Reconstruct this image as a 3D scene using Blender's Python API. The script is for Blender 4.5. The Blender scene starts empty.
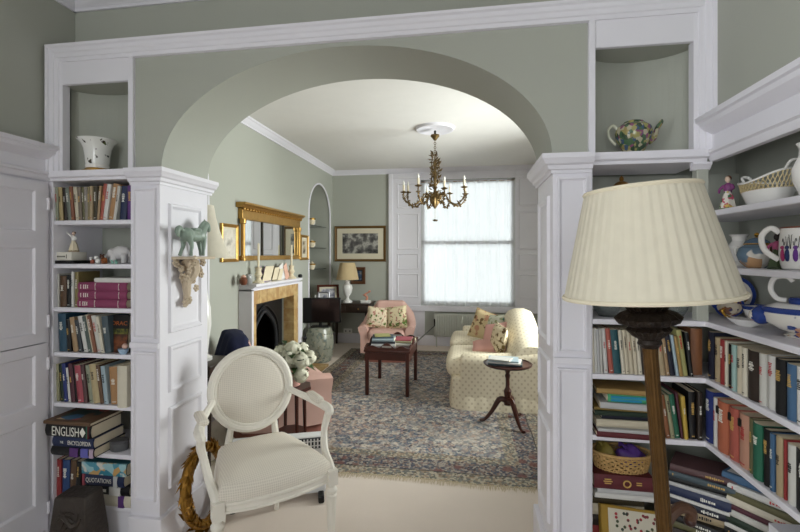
import bpy, bmesh, math, random
from mathutils import Vector, Matrix, Euler

random.seed(7)
S = bpy.context.scene
COL = S.collection
PI = math.pi

# ------------------------------------------------------------------ camera, world, lights, exposure
CAM_H = 1.45          # eye height in metres
FPX = 435.0           # focal length in pixels of an 800 px wide frame
YAW = math.atan(68 / FPX)
cam_d = bpy.data.cameras.new('camera')
cam = bpy.data.objects.new('camera', cam_d)
COL.objects.link(cam)
cam.location = (0, 0, CAM_H)
cam.rotation_euler = (PI / 2, 0, YAW)
cam_d.sensor_width = 36
cam_d.lens = 36 * FPX / 800
cam_d.shift_y = -12 / 800
cam_d.clip_start = 0.02
S.camera = cam

world = bpy.data.worlds.new('world')
S.world = world
world.use_nodes = True
bg = world.node_tree.nodes['Background']
bg.inputs[0].default_value = (0.95, 0.97, 1.0, 1)
bg.inputs[1].default_value = 2.0


def area(name, loc, rot, sx, sy, power, col):
    l = bpy.data.lights.new(name, 'AREA')
    l.shape = 'RECTANGLE'
    l.size = sx
    l.size_y = sy
    l.energy = power
    l.color = col
    o = bpy.data.objects.new(name, l)
    o.location = loc
    o.rotation_euler = rot
    COL.objects.link(o)
    return o


# fill at an unseen side window added to brighten the far room, and daylight at the two near-room windows behind the camera
area('added_fill_far_side', (1.75, 4.2, 1.5), (0, PI / 2, 0), 1.3, 1.4, 138, (1.0, 0.98, 0.96))
area('daylight_side_window', (-2.35, -1.0, 1.55), (0, -PI / 2, 0), 1.9, 1.7, 76, (0.985, 0.955, 1.0))
area('daylight_rear_window', (-0.65, -3.0, 1.55), (PI / 2, 0, 0), 1.7, 1.9, 50, (0.985, 0.955, 1.0))

vs = S.view_settings
vs.view_transform = 'Standard'
vs.look = 'None'
vs.gamma = 1
vs.use_curve_mapping = False
vs.exposure = 0.2
S.cycles.max_bounces = 8
S.cycles.diffuse_bounces = 5
S.cycles.use_denoising = True

# ------------------------------------------------------------------ projection helper (photo pixel -> place in the room)
cY, sY = math.cos(YAW), math.sin(YAW)


def P(u, v=None, X=None, Y=None, Z=None, d=None):
    """world point seen at photo pixel u,v on the plane X=, Y=, Z= or at depth d"""
    a = (u - 400) / FPX
    dx, dy = a * cY - sY, a * sY + cY
    dz = 0 if v is None else (254 - v) / FPX
    if X is not None: t = X / dx
    elif Y is not None: t = Y / dy
    elif Z is not None: t = (Z - CAM_H) / dz
    else: t = d
    return Vector((dx * t, dy * t, CAM_H + dz * t))


# ------------------------------------------------------------------ materials
def lin(c):
    return tuple(((x / 255) / 12.92 if x / 255 <= 0.04045 else ((x / 255 + 0.055) / 1.055) ** 2.4) for x in c[:3]) + (1,)


MATS = {}


def mat(name, c, rough=0.6, metal=0.0, noise=0.0, scale=8.0, bump=0.0, bscale=60.0, c2=None, spec=0.4, sheen=0.0, trans=0.0):
    """principled material with procedural colour variation and fine relief"""
    if name in MATS: return MATS[name]
    m = bpy.data.materials.new(name)
    m.use_nodes = True
    nt = m.node_tree
    b = nt.nodes['Principled BSDF']
    b.inputs['Roughness'].default_value = rough
    b.inputs['Metallic'].default_value = metal
    b.inputs['Specular IOR Level'].default_value = spec
    if sheen: b.inputs['Sheen Weight'].default_value = sheen
    tc = nt.nodes.new('ShaderNodeTexCoord')
    n = nt.nodes.new('ShaderNodeTexNoise')
    n.inputs['Scale'].default_value = scale
    n.inputs['Detail'].default_value = 4
    nt.links.new(tc.outputs['Object'], n.inputs['Vector'])
    mx = nt.nodes.new('ShaderNodeMix'); mx.data_type = 'RGBA'
    L = lin(c)
    if c2 is not None:
        mx.inputs['A'].default_value = L
        mx.inputs['B'].default_value = lin(c2)
        r = nt.nodes.new('ShaderNodeMapRange')
        r.inputs['From Min'].default_value = 0.5 - 0.12; r.inputs['From Max'].default_value = 0.5 + 0.12
        nt.links.new(n.outputs['Fac'], r.inputs['Value'])
        nt.links.new(r.outputs['Result'], mx.inputs['Factor'])
    else:
        k = max(noise, 0.03)
        mx.inputs['A'].default_value = tuple(min(1, x * (1 + k)) for x in L[:3]) + (1,)
        mx.inputs['B'].default_value = tuple(x * (1 - k) for x in L[:3]) + (1,)
        nt.links.new(n.outputs['Fac'], mx.inputs['Factor'])
    nt.links.new(mx.outputs['Result'], b.inputs['Base Color'])
    if bump:
        n2 = nt.nodes.new('ShaderNodeTexNoise'); n2.inputs['Scale'].default_value = bscale; n2.inputs['Detail'].default_value = 3
        nt.links.new(tc.outputs['Object'], n2.inputs['Vector'])
        bp = nt.nodes.new('ShaderNodeBump'); bp.inputs['Strength'].default_value = bump; bp.inputs['Distance'].default_value = 0.01
        nt.links.new(n2.outputs['Fac'], bp.inputs['Height'])
        nt.links.new(bp.outputs['Normal'], b.inputs['Normal'])
    if trans: b.inputs['Transmission Weight'].default_value = trans
    MATS[name] = m
    return m


def nodes_of(name, rough=0.7, spec=0.3):
    m = bpy.data.materials.new(name); m.use_nodes = True
    MATS[name] = m
    b = m.node_tree.nodes['Principled BSDF']
    b.inputs['Roughness'].default_value = rough
    b.inputs['Specular IOR Level'].default_value = spec
    return m, m.node_tree, b


class NT:
    """small node-graph builder"""
    def __init__(s, nt): s.nt = nt
    def n(s, typ, **kw):
        x = s.nt.nodes.new(typ)
        for k, v in kw.items(): setattr(x, k, v)
        return x
    def link(s, a, b): s.nt.links.new(a, b)
    def math(s, op, a, b=None):
        x = s.n('ShaderNodeMath', operation=op)
        for i, q in enumerate((a, b)):
            if q is None: continue
            if isinstance(q, (int, float)): x.inputs[i].default_value = q
            else: s.link(q, x.inputs[i])
        return x.outputs[0]
    def mix(s, f, a, b):
        x = s.n('ShaderNodeMix', data_type='RGBA')
        for k, q in (('Factor', f), ('A', a), ('B', b)):
            if isinstance(q, (int, float)): x.inputs[k].default_value = q
            elif isinstance(q, tuple): x.inputs[k].default_value = q
            else: s.link(q, x.inputs[k])
        return x.outputs['Result']
    def ramp(s, f, stops, const=False):
        x = s.n('ShaderNodeValToRGB')
        r = x.color_ramp
        r.interpolation = 'CONSTANT' if const else 'LINEAR'
        while len(r.elements) < len(stops): r.elements.new(0.5)
        for e, (p, c) in zip(r.elements, stops):
            e.position = p; e.color = lin(c)
        s.link(f, x.inputs[0])
        return x.outputs[0]
    def coord(s, which='Object'):
        return s.n('ShaderNodeTexCoord').outputs[which]
    def voronoi(s, vec, scale, rnd=1.0, feature='F1'):
        x = s.n('ShaderNodeTexVoronoi', feature=feature)
        x.inputs['Scale'].default_value = scale; x.inputs['Randomness'].default_value = rnd
        s.link(vec, x.inputs['Vector'])
        return x
    def noise(s, vec, scale, detail=3):
        x = s.n('ShaderNodeTexNoise'); x.inputs['Scale'].default_value = scale; x.inputs['Detail'].default_value = detail
        s.link(vec, x.inputs['Vector'])
        return x
    def sep(s, vec):
        x = s.n('ShaderNodeSeparateXYZ'); s.link(vec, x.inputs[0]); return x.outputs
    def bump(s, h, b, strength=0.3, dist=0.005):
        x = s.n('ShaderNodeBump'); x.inputs['Strength'].default_value = strength; x.inputs['Distance'].default_value = dist
        s.link(h, x.inputs['Height']); s.link(x.outputs[0], b.inputs['Normal'])


def step(g, v, lo, hi):
    r = g.n('ShaderNodeMapRange', interpolation_type='SMOOTHSTEP')
    r.inputs['From Min'].default_value = lo; r.inputs['From Max'].default_value = hi
    g.link(v, r.inputs['Value'])
    return r.outputs[0]


GREEN = mat('sage_wall_paint', (170, 172, 162), 0.75, noise=0.03, scale=1.5, bump=0.04, bscale=90)
WHITE = mat('white_gloss_paint', (226, 224, 231), 0.38, noise=0.02, scale=3)
CEIL = mat('ceiling_paint', (226, 224, 220), 0.9)
CARPET = mat('cream_carpet', (228, 215, 203), 0.95, noise=0.06, scale=3, bump=0.5, bscale=420)
MAHOG = mat('mahogany', (62, 28, 20), 0.3, noise=0.25, scale=14)
DARKWOOD = mat('dark_oak', (48, 34, 26), 0.4, noise=0.25, scale=12)
PINK = mat('pink_linen', (206, 168, 156), 0.9, noise=0.06, scale=9, bump=0.15, bscale=350)
GILT = mat('antique_gilt', (176, 138, 76), 0.38, 0.75, noise=0.25, scale=20, bump=0.2, bscale=70)
BRASS = mat('aged_brass', (150, 112, 58), 0.35, 0.9, noise=0.25, scale=30)
BLACK = mat('black_plastic', (14, 14, 15), 0.25)
IRON = mat('cast_iron', (26, 26, 28), 0.42, 0.3, noise=0.2, bump=0.1)
CREAMP = mat('cream_distressed_paint', (230, 225, 214), 0.5, noise=0.05, scale=16)
PAGES = mat('paper_pages', (222, 210, 184), 0.9, noise=0.06, scale=50, bump=0.2, bscale=300)
PORC = mat('white_porcelain', (232, 230, 226), 0.18, spec=0.6)
GOLDP = mat('gold_porcelain_trim', (196, 150, 60), 0.25, 0.8)
GLASS = bpy.data.materials.new('clear_glass')
GLASS.use_nodes = True
_n = GLASS.node_tree
for x in list(_n.nodes): _n.nodes.remove(x)
_o = _n.nodes.new('ShaderNodeOutputMaterial'); _t = _n.nodes.new('ShaderNodeBsdfTransparent'); _g = _n.nodes.new('ShaderNodeBsdfGlossy')
_g.inputs['Roughness'].default_value = 0.03; _f = _n.nodes.new('ShaderNodeLayerWeight'); _f.inputs[0].default_value = 0.25
_t.inputs[0].default_value = (0.93, 0.96, 0.95, 1)
_x = _n.nodes.new('ShaderNodeMixShader')
_n.links.new(_f.outputs['Fresnel'], _x.inputs[0]); _n.links.new(_t.outputs[0], _x.inputs[1]); _n.links.new(_g.outputs[0], _x.inputs[2]); _n.links.new(_x.outputs[0], _o.inputs[0])


def m_rug(hx, hy):
    m, nt, b = nodes_of('persian_rug', 0.95, 0.1)
    g = NT(nt)
    co = g.coord()
    x, y, z = g.sep(co)
    wob = g.noise(co, 6, 2).outputs['Fac']
    ex = g.math('SUBTRACT', hx, g.math('ABSOLUTE', x))
    ey = g.math('SUBTRACT', hy, g.math('ABSOLUTE', y))
    e = g.math('MINIMUM', ex, ey)
    e = g.math('ADD', e, g.math('MULTIPLY', g.math('SUBTRACT', wob, 0.5), 0.02))
    pal = [(0, (92, 102, 118)), (0.13, (160, 142, 130)), (0.27, (200, 192, 180)), (0.42, (110, 116, 122)), (0.55, (166, 140, 128)), (0.66, (128, 134, 138)), (0.78, (204, 194, 178)), (0.92, (84, 78, 80))]
    v1 = g.voronoi(co, 26)
    f1 = g.ramp(g.sep(v1.outputs['Color'])[0], pal, True)
    v2 = g.voronoi(co, 64)
    f2 = g.ramp(g.sep(v2.outputs['Color'])[1], pal, True)
    field = g.mix(0.5, f1, f2)
    motif = g.voronoi(co, 5.0, 0.5, 'SMOOTH_F1').outputs['Distance']
    rings = g.math('SINE', g.math('MULTIPLY', motif, 42))
    field = g.mix(g.math('MULTIPLY', step(g, rings, 0.4, 0.9), 0.35), field, lin((84, 100, 122)))
    field = g.mix(g.math('MULTIPLY', step(g, g.noise(co, 2.2, 4).outputs['Fac'], 0.52, 0.62), 0.35), field, lin((172, 162, 150)))
    rose = g.voronoi(co, 9, 0.6).outputs['Distance']
    bord = g.mix(g.math('MULTIPLY', step(g, rose, 0.42, 0.2), 0.8), f2, lin((150, 96, 84)))
    bord = g.mix(0.5, bord, lin((62, 52, 58)))
    guard = g.mix(0.45, f2, lin((122, 112, 84)))
    c = g.mix(step(g, e, 0.36, 0.37), guard, field)
    c = g.mix(step(g, e, 0.27, 0.275), bord, c)
    c = g.mix(step(g, e, 0.12, 0.125), guard, c)
    c2 = g.mix(step(g, e, 0.105, 0.12), guard, lin((50, 44, 48)))
    c = g.mix(step(g, e, 0.12, 0.121), c2, c)
    g.link(c, b.inputs['Base Color'])
    g.bump(g.noise(co, 240, 2).outputs['Fac'], b, 0.5, 0.004)
    return m


def m_weave():
    m, nt, b = nodes_of('cream_trellis_weave', 0.9, 0.2)
    g = NT(nt)
    x, y, z = g.sep(g.coord('UV'))
    a = g.math('SINE', g.math('MULTIPLY', g.math('ADD', x, y), 330))
    c = g.math('SINE', g.math('MULTIPLY', g.math('SUBTRACT', x, y), 330))
    f = step(g, g.math('MULTIPLY', a, c), -0.1, 0.35)
    col = g.mix(f, lin((228, 221, 208)), lin((213, 205, 193)))
    g.link(col, b.inputs['Base Color'])
    g.bump(f, b, 0.25, 0.003)
    return m


def m_sofa():
    m, nt, b = nodes_of('cream_sprig_cotton', 0.9, 0.2)
    g = NT(nt)
    x, y, z = g.sep(g.coord('UV'))
    k = 2 * PI / 0.056
    a = g.math('COSINE', g.math('MULTIPLY', g.math('ADD', x, g.math('MULTIPLY', y, 0.85)), k))
    c = g.math('COSINE', g.math('MULTIPLY', g.math('SUBTRACT', x, g.math('MULTIPLY', y, 0.85)), k))
    s_ = g.math('ADD', a, c)
    f = step(g, s_, 0.75, 1.5)
    tr = step(g, s_, -1.1, -1.8)
    col = g.mix(g.math('MULTIPLY', f, 0.5), lin((224, 214, 190)), lin((166, 146, 116)))
    g.link(col, b.inputs['Base Color'])
    return m


def m_floral(name, base, a, bcol, scale=9.0, off=0.0):
    m, nt, b = nodes_of(name, 0.9, 0.2)
    g = NT(nt)
    co = g.coord('Object')
    mp = g.n('ShaderNodeMapping'); mp.inputs['Location'].default_value = (off, off * 1.7, off * .6)
    g.link(co, mp.inputs[0]); co = mp.outputs[0]
    n1 = g.noise(co, scale, 2).outputs['Fac']
    v = g.voronoi(co, scale * 1.3)
    c = g.mix(step(g, v.outputs['Distance'], 0.55, 0.42), lin(base), lin(a))
    c = g.mix(step(g, n1, 0.5, 0.42), lin(base), c)
    n2 = g.noise(co, scale * 1.7, 2).outputs['Fac']
    c = g.mix(step(g, n2, 0.57, 0.62), c, lin(bcol))
    g.link(c, b.inputs['Base Color'])
    return m


def m_patch(name, base, cols, scale=40.0, lo=0.45, rough=0.2):
    """glazed ground with painted patches of several colours"""
    m, nt, b = nodes_of(name, rough, 0.6)
    g = NT(nt)
    co = g.coord('Object')
    v = g.voronoi(co, scale)
    pick = g.sep(v.outputs['Color'])[0]
    n = len(cols)
    c = g.ramp(pick, [(i / n, k) for i, k in enumerate(cols)], True)
    f = step(g, g.noise(co, scale * 0.55, 2).outputs['Fac'], lo, lo + 0.05)
    g.link(g.mix(f, lin(base), c), b.inputs['Base Color'])
    return m


def m_curtain():
    m = bpy.data.materials.new('white_net'); m.use_nodes = True
    nt = m.node_tree
    for x in list(nt.nodes): nt.nodes.remove(x)
    g = NT(nt)
    o = g.n('ShaderNodeOutputMaterial')
    t = g.n('ShaderNodeBsdfTransparent'); t.inputs[0].default_value = (1, 1, 1, 1)
    tl = g.n('ShaderNodeBsdfTranslucent'); tl.inputs[0].default_value = (0.9, 0.9, 0.9, 1)
    df = g.n('ShaderNodeBsdfDiffuse'); df.inputs[0].default_value = (0.86, 0.87, 0.88, 1)
    w = g.noise(g.coord('Object'), 3, 2)
    a = g.n('ShaderNodeMixShader'); a.inputs[0].default_value = 0.45
    g.link(tl.outputs[0], a.inputs[1]); g.link(df.outputs[0], a.inputs[2])
    c = g.n('ShaderNodeMixShader')
    r = g.n('ShaderNodeMapRange'); r.inputs['To Min'].default_value = 0.72; r.inputs['To Max'].default_value = 0.84
    g.link(w.outputs['Fac'], r.inputs['Value']); g.link(r.outputs[0], c.inputs[0])
    g.link(t.outputs[0], c.inputs[1]); g.link(a.outputs[0], c.inputs[2])
    g.link(c.outputs[0], o.inputs[0])
    return m


def m_shade(name, c, tw=0.25):
    m = bpy.data.materials.new(name); m.use_nodes = True
    nt = m.node_tree; b = nt.nodes['Principled BSDF']; out = nt.nodes['Material Output']
    g = NT(nt)
    n = g.noise(g.coord('Object'), 30, 2)
    col = g.mix(n.outputs['Fac'], lin(c), lin(tuple(x * 0.95 for x in c)))
    g.link(col, b.inputs['Base Color']); b.inputs['Roughness'].default_value = 0.85
    t = g.n('ShaderNodeBsdfTranslucent'); g.link(col, t.inputs[0])
    mx = g.n('ShaderNodeMixShader'); mx.inputs[0].default_value = tw
    g.link(b.outputs[0], mx.inputs[1]); g.link(t.outputs[0], mx.inputs[2]); g.link(mx.outputs[0], out.inputs[0])
    return m


def m_print(name, stops, scale=7.0):
    """flat picture print: blotches in a tonal range"""
    m, nt, b = nodes_of(name, 0.6, 0.3)
    g = NT(nt)
    n = g.noise(g.coord('Object'), scale, 5)
    g.link(g.ramp(n.outputs['Fac'], stops), b.inputs['Base Color'])
    return m


def m_mirror():
    m, nt, b = nodes_of('mirror_glass', 0.03, 0.5)
    g = NT(nt)
    n = g.noise(g.coord('Object'), 5, 2)
    g.link(g.mix(n.outputs['Fac'], (0.75, 0.77, 0.75, 1), (0.8, 0.82, 0.8, 1)), b.inputs['Base Color'])
    b.inputs['Metallic'].default_value = 1
    return m


# ------------------------------------------------------------------ mesh builder
class MB:
    def __init__(s):
        s.v = []; s.f = []

    def add(s, vs, fs, M=None):
        o = len(s.v)
        s.v += [(M @ Vector(p)) if M is not None else Vector(p) for p in vs]
        s.f += [tuple(i + o for i in f) for f in fs]
        return s

    def box(s, x0, x1, y0, y1, z0, z1, M=None):
        return s.add([(x0, y0, z0), (x1, y0, z0), (x1, y1, z0), (x0, y1, z0), (x0, y0, z1), (x1, y0, z1), (x1, y1, z1), (x0, y1, z1)],
                     [(0, 3, 2, 1), (4, 5, 6, 7), (0, 1, 5, 4), (1, 2, 6, 5), (2, 3, 7, 6), (3, 0, 4, 7)], M)

    def cbox(s, c, sz, M=None):
        return s.box(c[0] - sz[0] / 2, c[0] + sz[0] / 2, c[1] - sz[1] / 2, c[1] + sz[1] / 2, c[2] - sz[2] / 2, c[2] + sz[2] / 2, M)

    def rbox(s, c, sz, r, n=3, puff=(0, 0, 0), M=None, mid=None):
        """box with rounded edges; puff swells each pair of faces"""
        h = [q / 2 for q in sz]
        r = min(r, *[q * 0.999 for q in h])
        mid = mid if mid is not None else (6 if any(puff) else 1)
        ax = []
        for q in h:
            L = [-q + r * (1 - math.cos(i / n * PI / 2)) for i in range(n)] + [-(q - r) + 2 * (q - r) * i / mid for i in range(mid + 1)]
            L += [q - r * (1 - math.cos((n - 1 - i) / n * PI / 2)) for i in range(n)]
            ax.append(L)
        vs, fs, idx = [], [], {}

        def vert(p):
            k = tuple(round(t, 6) for t in p)
            if k in idx: return idx[k]
            q = [max(-(h[i] - r), min(h[i] - r, p[i])) for i in range(3)]
            d = Vector([p[i] - q[i] for i in range(3)])
            if d.length > 1e-9: d = d.normalized() * r
            w = Vector(q) + d
            if any(puff):
                u = [max(-1, min(1, w[i] / h[i])) for i in range(3)]
                o = [(1 - u[(i + 1) % 3] ** 2) * (1 - u[(i + 2) % 3] ** 2) * puff[i] * u[i] for i in range(3)]
                w = w + Vector(o)
            vs.append((w[0] + c[0], w[1] + c[1], w[2] + c[2]))
            idx[k] = len(vs) - 1
            return idx[k]
        for a in range(3):
            b_, c_ = (a + 1) % 3, (a + 2) % 3
            for sg in (-1, 1):
                B, C = ax[b_], ax[c_]
                for i in range(len(B) - 1):
                    for j in range(len(C) - 1):
                        q = []
                        for (bi, ci) in ((i, j), (i + 1, j), (i + 1, j + 1), (i, j + 1)):
                            p = [0, 0, 0]; p[a] = sg * h[a]; p[b_] = B[bi]; p[c_] = C[ci]
                            q.append(vert(p))
                        if len(set(q)) >= 3:
                            q2 = []
                            for t in q:
                                if t not in q2: q2.append(t)
                            fs.append(tuple(q2 if sg > 0 else q2[::-1]))
        return s.add(vs, fs, M)

    def lathe(s, prof, seg=24, c=(0, 0, 0), M=None, mod=None, sx=1.0, sy=1.0, ringed=False):
        if ringed: prof = list(prof) + [prof[0]]
        vs, fs = [], []
        n = len(prof)
        for i in range(seg):
            a = 2 * PI * i / seg
            for j, (r, z) in enumerate(prof):
                k = 1 + (mod(a, j) if mod else 0)
                vs.append((c[0] + r * k * math.cos(a) * sx, c[1] + r * k * math.sin(a) * sy, c[2] + z))
        for i in range(seg):
            q = (i + 1) % seg
            for j in range(n - 1):
                fs.append((i * n + j, q * n + j, q * n + j + 1, i * n + j + 1))
        if not ringed and prof[0][0] > 1e-6: fs.append(tuple(i * n for i in range(seg))[::-1])
        if not ringed and prof[-1][0] > 1e-6: fs.append(tuple(i * n + n - 1 for i in range(seg)))
        return s.add(vs, fs, M)

    def tube(s, pts, r, seg=8, M=None, sq=(1, 1), closed=False):
        pts = [Vector(p) for p in pts]
        n = len(pts)
        R = [r] * n if isinstance(r, (int, float)) else list(r)
        vs, fs = [], []
        up = None
        for i, p in enumerate(pts):
            if closed: t = pts[(i + 1) % n] - pts[i - 1]
            else: t = pts[min(i + 1, n - 1)] - pts[max(i - 1, 0)]
            t = t.normalized() if t.length > 1e-9 else Vector((0, 0, 1))
            if up is None:
                up = Vector((0, 0, 1)) if abs(t.z) < 0.9 else Vector((0, 1, 0))
            a = t.cross(up)
            a = a.normalized() if a.length > 1e-9 else t.orthogonal().normalized()
            b = a.cross(t).normalized()
            up = b
            for k in range(seg):
                w = 2 * PI * k / seg
                q = p + a * math.cos(w) * R[i] * sq[0] + b * math.sin(w) * R[i] * sq[1]
                vs.append(tuple(q))
        for i in range(n if closed else n - 1):
            j = (i + 1) % n
            for k in range(seg):
                l = (k + 1) % seg
                fs.append((i * seg + k, i * seg + l, j * seg + l, j * seg + k))
        if not closed:
            fs.append(tuple(range(seg))[::-1]); fs.append(tuple((n - 1) * seg + k for k in range(seg)))
        return s.add(vs, fs, M)

    def ball(s, c, r, seg=14, rings=8, M=None):
        r = (r, r, r) if isinstance(r, (int, float)) else r
        vs, fs = [(c[0], c[1], c[2] - r[2])], []
        for j in range(1, rings):
            t = PI * j / rings
            for i in range(seg):
                a = 2 * PI * i / seg
                vs.append((c[0] + r[0] * math.sin(t) * math.cos(a), c[1] + r[1] * math.sin(t) * math.sin(a), c[2] - r[2] * math.cos(t)))
        vs.append((c[0], c[1], c[2] + r[2]))
        for i in range(seg):
            q = (i + 1) % seg
            fs.append((0, 1 + q, 1 + i))
            for j in range(rings - 2):
                fs.append((1 + j * seg + i, 1 + j * seg + q, 1 + (j + 1) * seg + q, 1 + (j + 1) * seg + i))
            fs.append((1 + (rings - 2) * seg + i, 1 + (rings - 2) * seg + q, len(vs) - 1))
        return s.add(vs, fs, M)

    def prism(s, poly, a0, a1, axis='y', M=None):
        """extrude a 2-D polygon: axis y -> poly is (x,z); x -> (y,z); z -> (x,y)"""
        n = len(poly)
        def pt(p, a):
            return {'y': (p[0], a, p[1]), 'x': (a, p[0], p[1]), 'z': (p[0], p[1], a)}[axis]
        vs = [pt(p, a0) for p in poly] + [pt(p, a1) for p in poly]
        fs = [tuple(range(n)), tuple(range(2 * n - 1, n - 1, -1))]
        fs += [(i, i + n, (i + 1) % n + n, (i + 1) % n) for i in range(n)]
        return s.add(vs, fs, M)

    def loft(s, loops, cap=True, M=None, closed=True):
        n = len(loops[0])
        vs = [p for l in loops for p in l]
        fs = []
        for j in range(len(loops) - 1):
            for i in range(n if closed else n - 1):
                k = (i + 1) % n
                fs.append((j * n + i, j * n + k, (j + 1) * n + k, (j + 1) * n + i))
        if cap and closed:
            fs.append(tuple(range(n))[::-1]); fs.append(tuple((len(loops) - 1) * n + i for i in range(n)))
        return s.add(vs, fs, M)

    def strip(s, prof, p, q, out, up=Vector((0, 0, 1))):
        """moulding: profile of (projection, height) swept from p to q, closed back to the wall"""
        out = Vector(out); p = Vector(p); q = Vector(q)
        L = [(p + out * a + up * z) for a, z in prof]
        R = [(q + out * a + up * z) for a, z in prof]
        return s.loft([L, R])

    def frame(s, o, ux, uz, nrm, w, h, prof):
        """rectangular moulding ring: prof is (inset from the edge, height above the face)"""
        o, ux, uz, nrm = Vector(o), Vector(ux), Vector(uz), Vector(nrm)
        vs, fs = [], []
        n = len(prof)
        for (cx, cz, sx, sz) in ((0, 0, 1, 1), (w, 0, -1, 1), (w, h, -1, -1), (0, h, 1, -1)):
            for a, t in prof:
                vs.append(tuple(o + ux * (cx + sx * a) + uz * (cz + sz * a) + nrm * t))
        for i in range(4):
            k = (i + 1) % 4
            for j in range(n - 1):
                fs.append((i * n + j, k * n + j, k * n + j + 1, i * n + j + 1))
        return s.add(vs, fs)

    def build(s, name, m, parent=None, smooth=35, bevel=0.0, mods=(), kind=None, loc=None, recalc=True):
        me = bpy.data.meshes.new(name)
        me.from_pydata([tuple(p) for p in s.v], [], s.f)
        if recalc:
            bm = bmesh.new(); bm.from_mesh(me)
            bmesh.ops.recalc_face_normals(bm, faces=bm.faces)
            bm.to_mesh(me); bm.free()
        me.update()
        boxuv(me)
        if smooth:
            me.shade_smooth()
            me.set_sharp_from_angle(angle=math.radians(smooth))
        me.materials.append(m)
        o = bpy.data.objects.new(name, me)
        COL.objects.link(o)
        if parent is not None: o.parent = parent
        if loc is not None: o.location = loc
        if bevel:
            b = o.modifiers.new('bevel', 'BEVEL'); b.width = bevel; b.segments = 2; b.limit_method = 'ANGLE'; b.angle_limit = 0.6
        for k, v in mods:
            q = o.modifiers.new(k.lower(), k)
            for a, t in v.items(): setattr(q, a, t)
        if kind: o['kind'] = kind
        return o


def boxuv(me):
    uv = me.uv_layers.new(name='UVMap')
    vv = me.vertices
    for p in me.polygons:
        n = p.normal
        a = max(range(3), key=lambda i: abs(n[i]))
        for li in p.loop_indices:
            c = vv[me.loops[li].vertex_index].co
            uv.data[li].uv = (c[1], c[2]) if a == 0 else ((c[0], c[2]) if a == 1 else (c[0], c[1]))


def tag(o, label, cat, group=None):
    o['label'] = label; o['category'] = cat
    if group: o['group'] = group
    return o


def thing(name, label, cat, loc=(0, 0, 0), rz=0.0, group=None):
    o = bpy.data.objects.new(name, None)
    o.empty_display_size = 0.05
    COL.objects.link(o)
    o.location = loc; o.rotation_euler = (0, 0, rz)
    return tag(o, label, cat, group)


def struct(o):
    o['kind'] = 'structure'
    return o


def structure(name):
    o = bpy.data.objects.new(name, None); COL.objects.link(o)
    return struct(o)


def copy_tree(o, parent=None):
    c = o.copy(); COL.objects.link(c); c.parent = parent
    for ch in list(o.children): copy_tree(ch, c)
    return c


def smooth_path(pts, n=6):
    """Catmull-Rom through the points"""
    p = [Vector(q) for q in pts]
    out = []
    for i in range(len(p) - 1):
        a, b, c, d = p[max(i - 1, 0)], p[i], p[i + 1], p[min(i + 2, len(p) - 1)]
        for k in range(n):
            t = k / n
            out.append(0.5 * ((2 * b) + (c - a) * t + (2 * a - 5 * b + 4 * c - d) * t * t + (3 * b - a - 3 * c + d) * t ** 3))
    return out + [p[-1]]


def lerps(vals, n):
    """resample a list of radii to the length smooth_path gives"""
    out = []
    for i in range(len(vals) - 1):
        for k in range(n): out.append(vals[i] + (vals[i + 1] - vals[i]) * k / n)
    return out + [vals[-1]]


def lettering(text, width, height, m, parent, M, name='lettering', thick=0.0006):
    cu = bpy.data.curves.new('txt', 'FONT')
    cu.body = text; cu.size = 1; cu.extrude = 0.0; cu.resolution_u = 3
    ob = bpy.data.objects.new('txt', cu); COL.objects.link(ob)
    dg = bpy.context.evaluated_depsgraph_get(); dg.update()
    me = bpy.data.meshes.new_from_object(ob.evaluated_get(dg))
    COL.objects.unlink(ob); bpy.data.objects.remove(ob); bpy.data.curves.remove(cu)
    xs = [v.co.x for v in me.vertices]; ys = [v.co.y for v in me.vertices]
    x0, x1, y0, y1 = min(xs), max(xs), min(ys), max(ys)
    for v in me.vertices:
        v.co = M @ Vector(((v.co.x - x0) / (x1 - x0) * width, (v.co.y - y0) / (y1 - y0) * height, 0))
    me.name = name
    me.materials.clear(); me.materials.append(m)
    o = bpy.data.objects.new(name, me); COL.objects.link(o); o.parent = parent
    sd = o.modifiers.new('solidify', 'SOLIDIFY'); sd.thickness = thick; sd.offset = 0
    return o


# ------------------------------------------------------------------ main dimensions
YF = 1.865            # front plane of the arch wall
YB = 2.25             # its far-room face
AX0, AX1 = -1.447, 0.345        # arch opening
PX0, PX1 = -1.60, 0.496         # outer edges of the two piers
LX, RX = -2.07, 0.91            # near-room left wall, right bookcase front line
ZS = 1.81             # underside of the impost / niche shelf
ZN = 1.856            # its top
ZH, ZT0, ZT1 = 2.285, 2.395, 2.474   # niche head, trim bottom and top
ZC = 2.81             # ceiling
FXL, FXR, FY = -2.2, 1.55, 6.9  # far room
NB = -2.8             # near-room rear wall
SHELF = [1.616, 1.401, 1.186, 0.963, 0.714, 0.478, 0.224]   # shelf tops
TH = 0.022

# ------------------------------------------------------------------ floor, ceiling, walls
struct(MB().box(-3.0, 2.2, NB - 0.3, FY + 0.3, -0.1, 0).build('floor', CARPET, smooth=0))
ceiling = struct(MB().box(-3.0, 2.2, NB - 0.3, FY + 0.3, ZC, ZC + 0.1).build('ceiling', CEIL, smooth=0))
CORN = [(0, -0.075), (0.012, -0.075), (0.014, -0.06), (0.03, -0.048), (0.05, -0.02), (0.062, -0.014), (0.07, 0), (0, 0)]


def cornice(name, segs, m=WHITE):
    mb = MB()
    for p, q, out in segs: mb.strip(CORN, p, q, out)
    return struct(mb.build(name, m, smooth=25))


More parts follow.
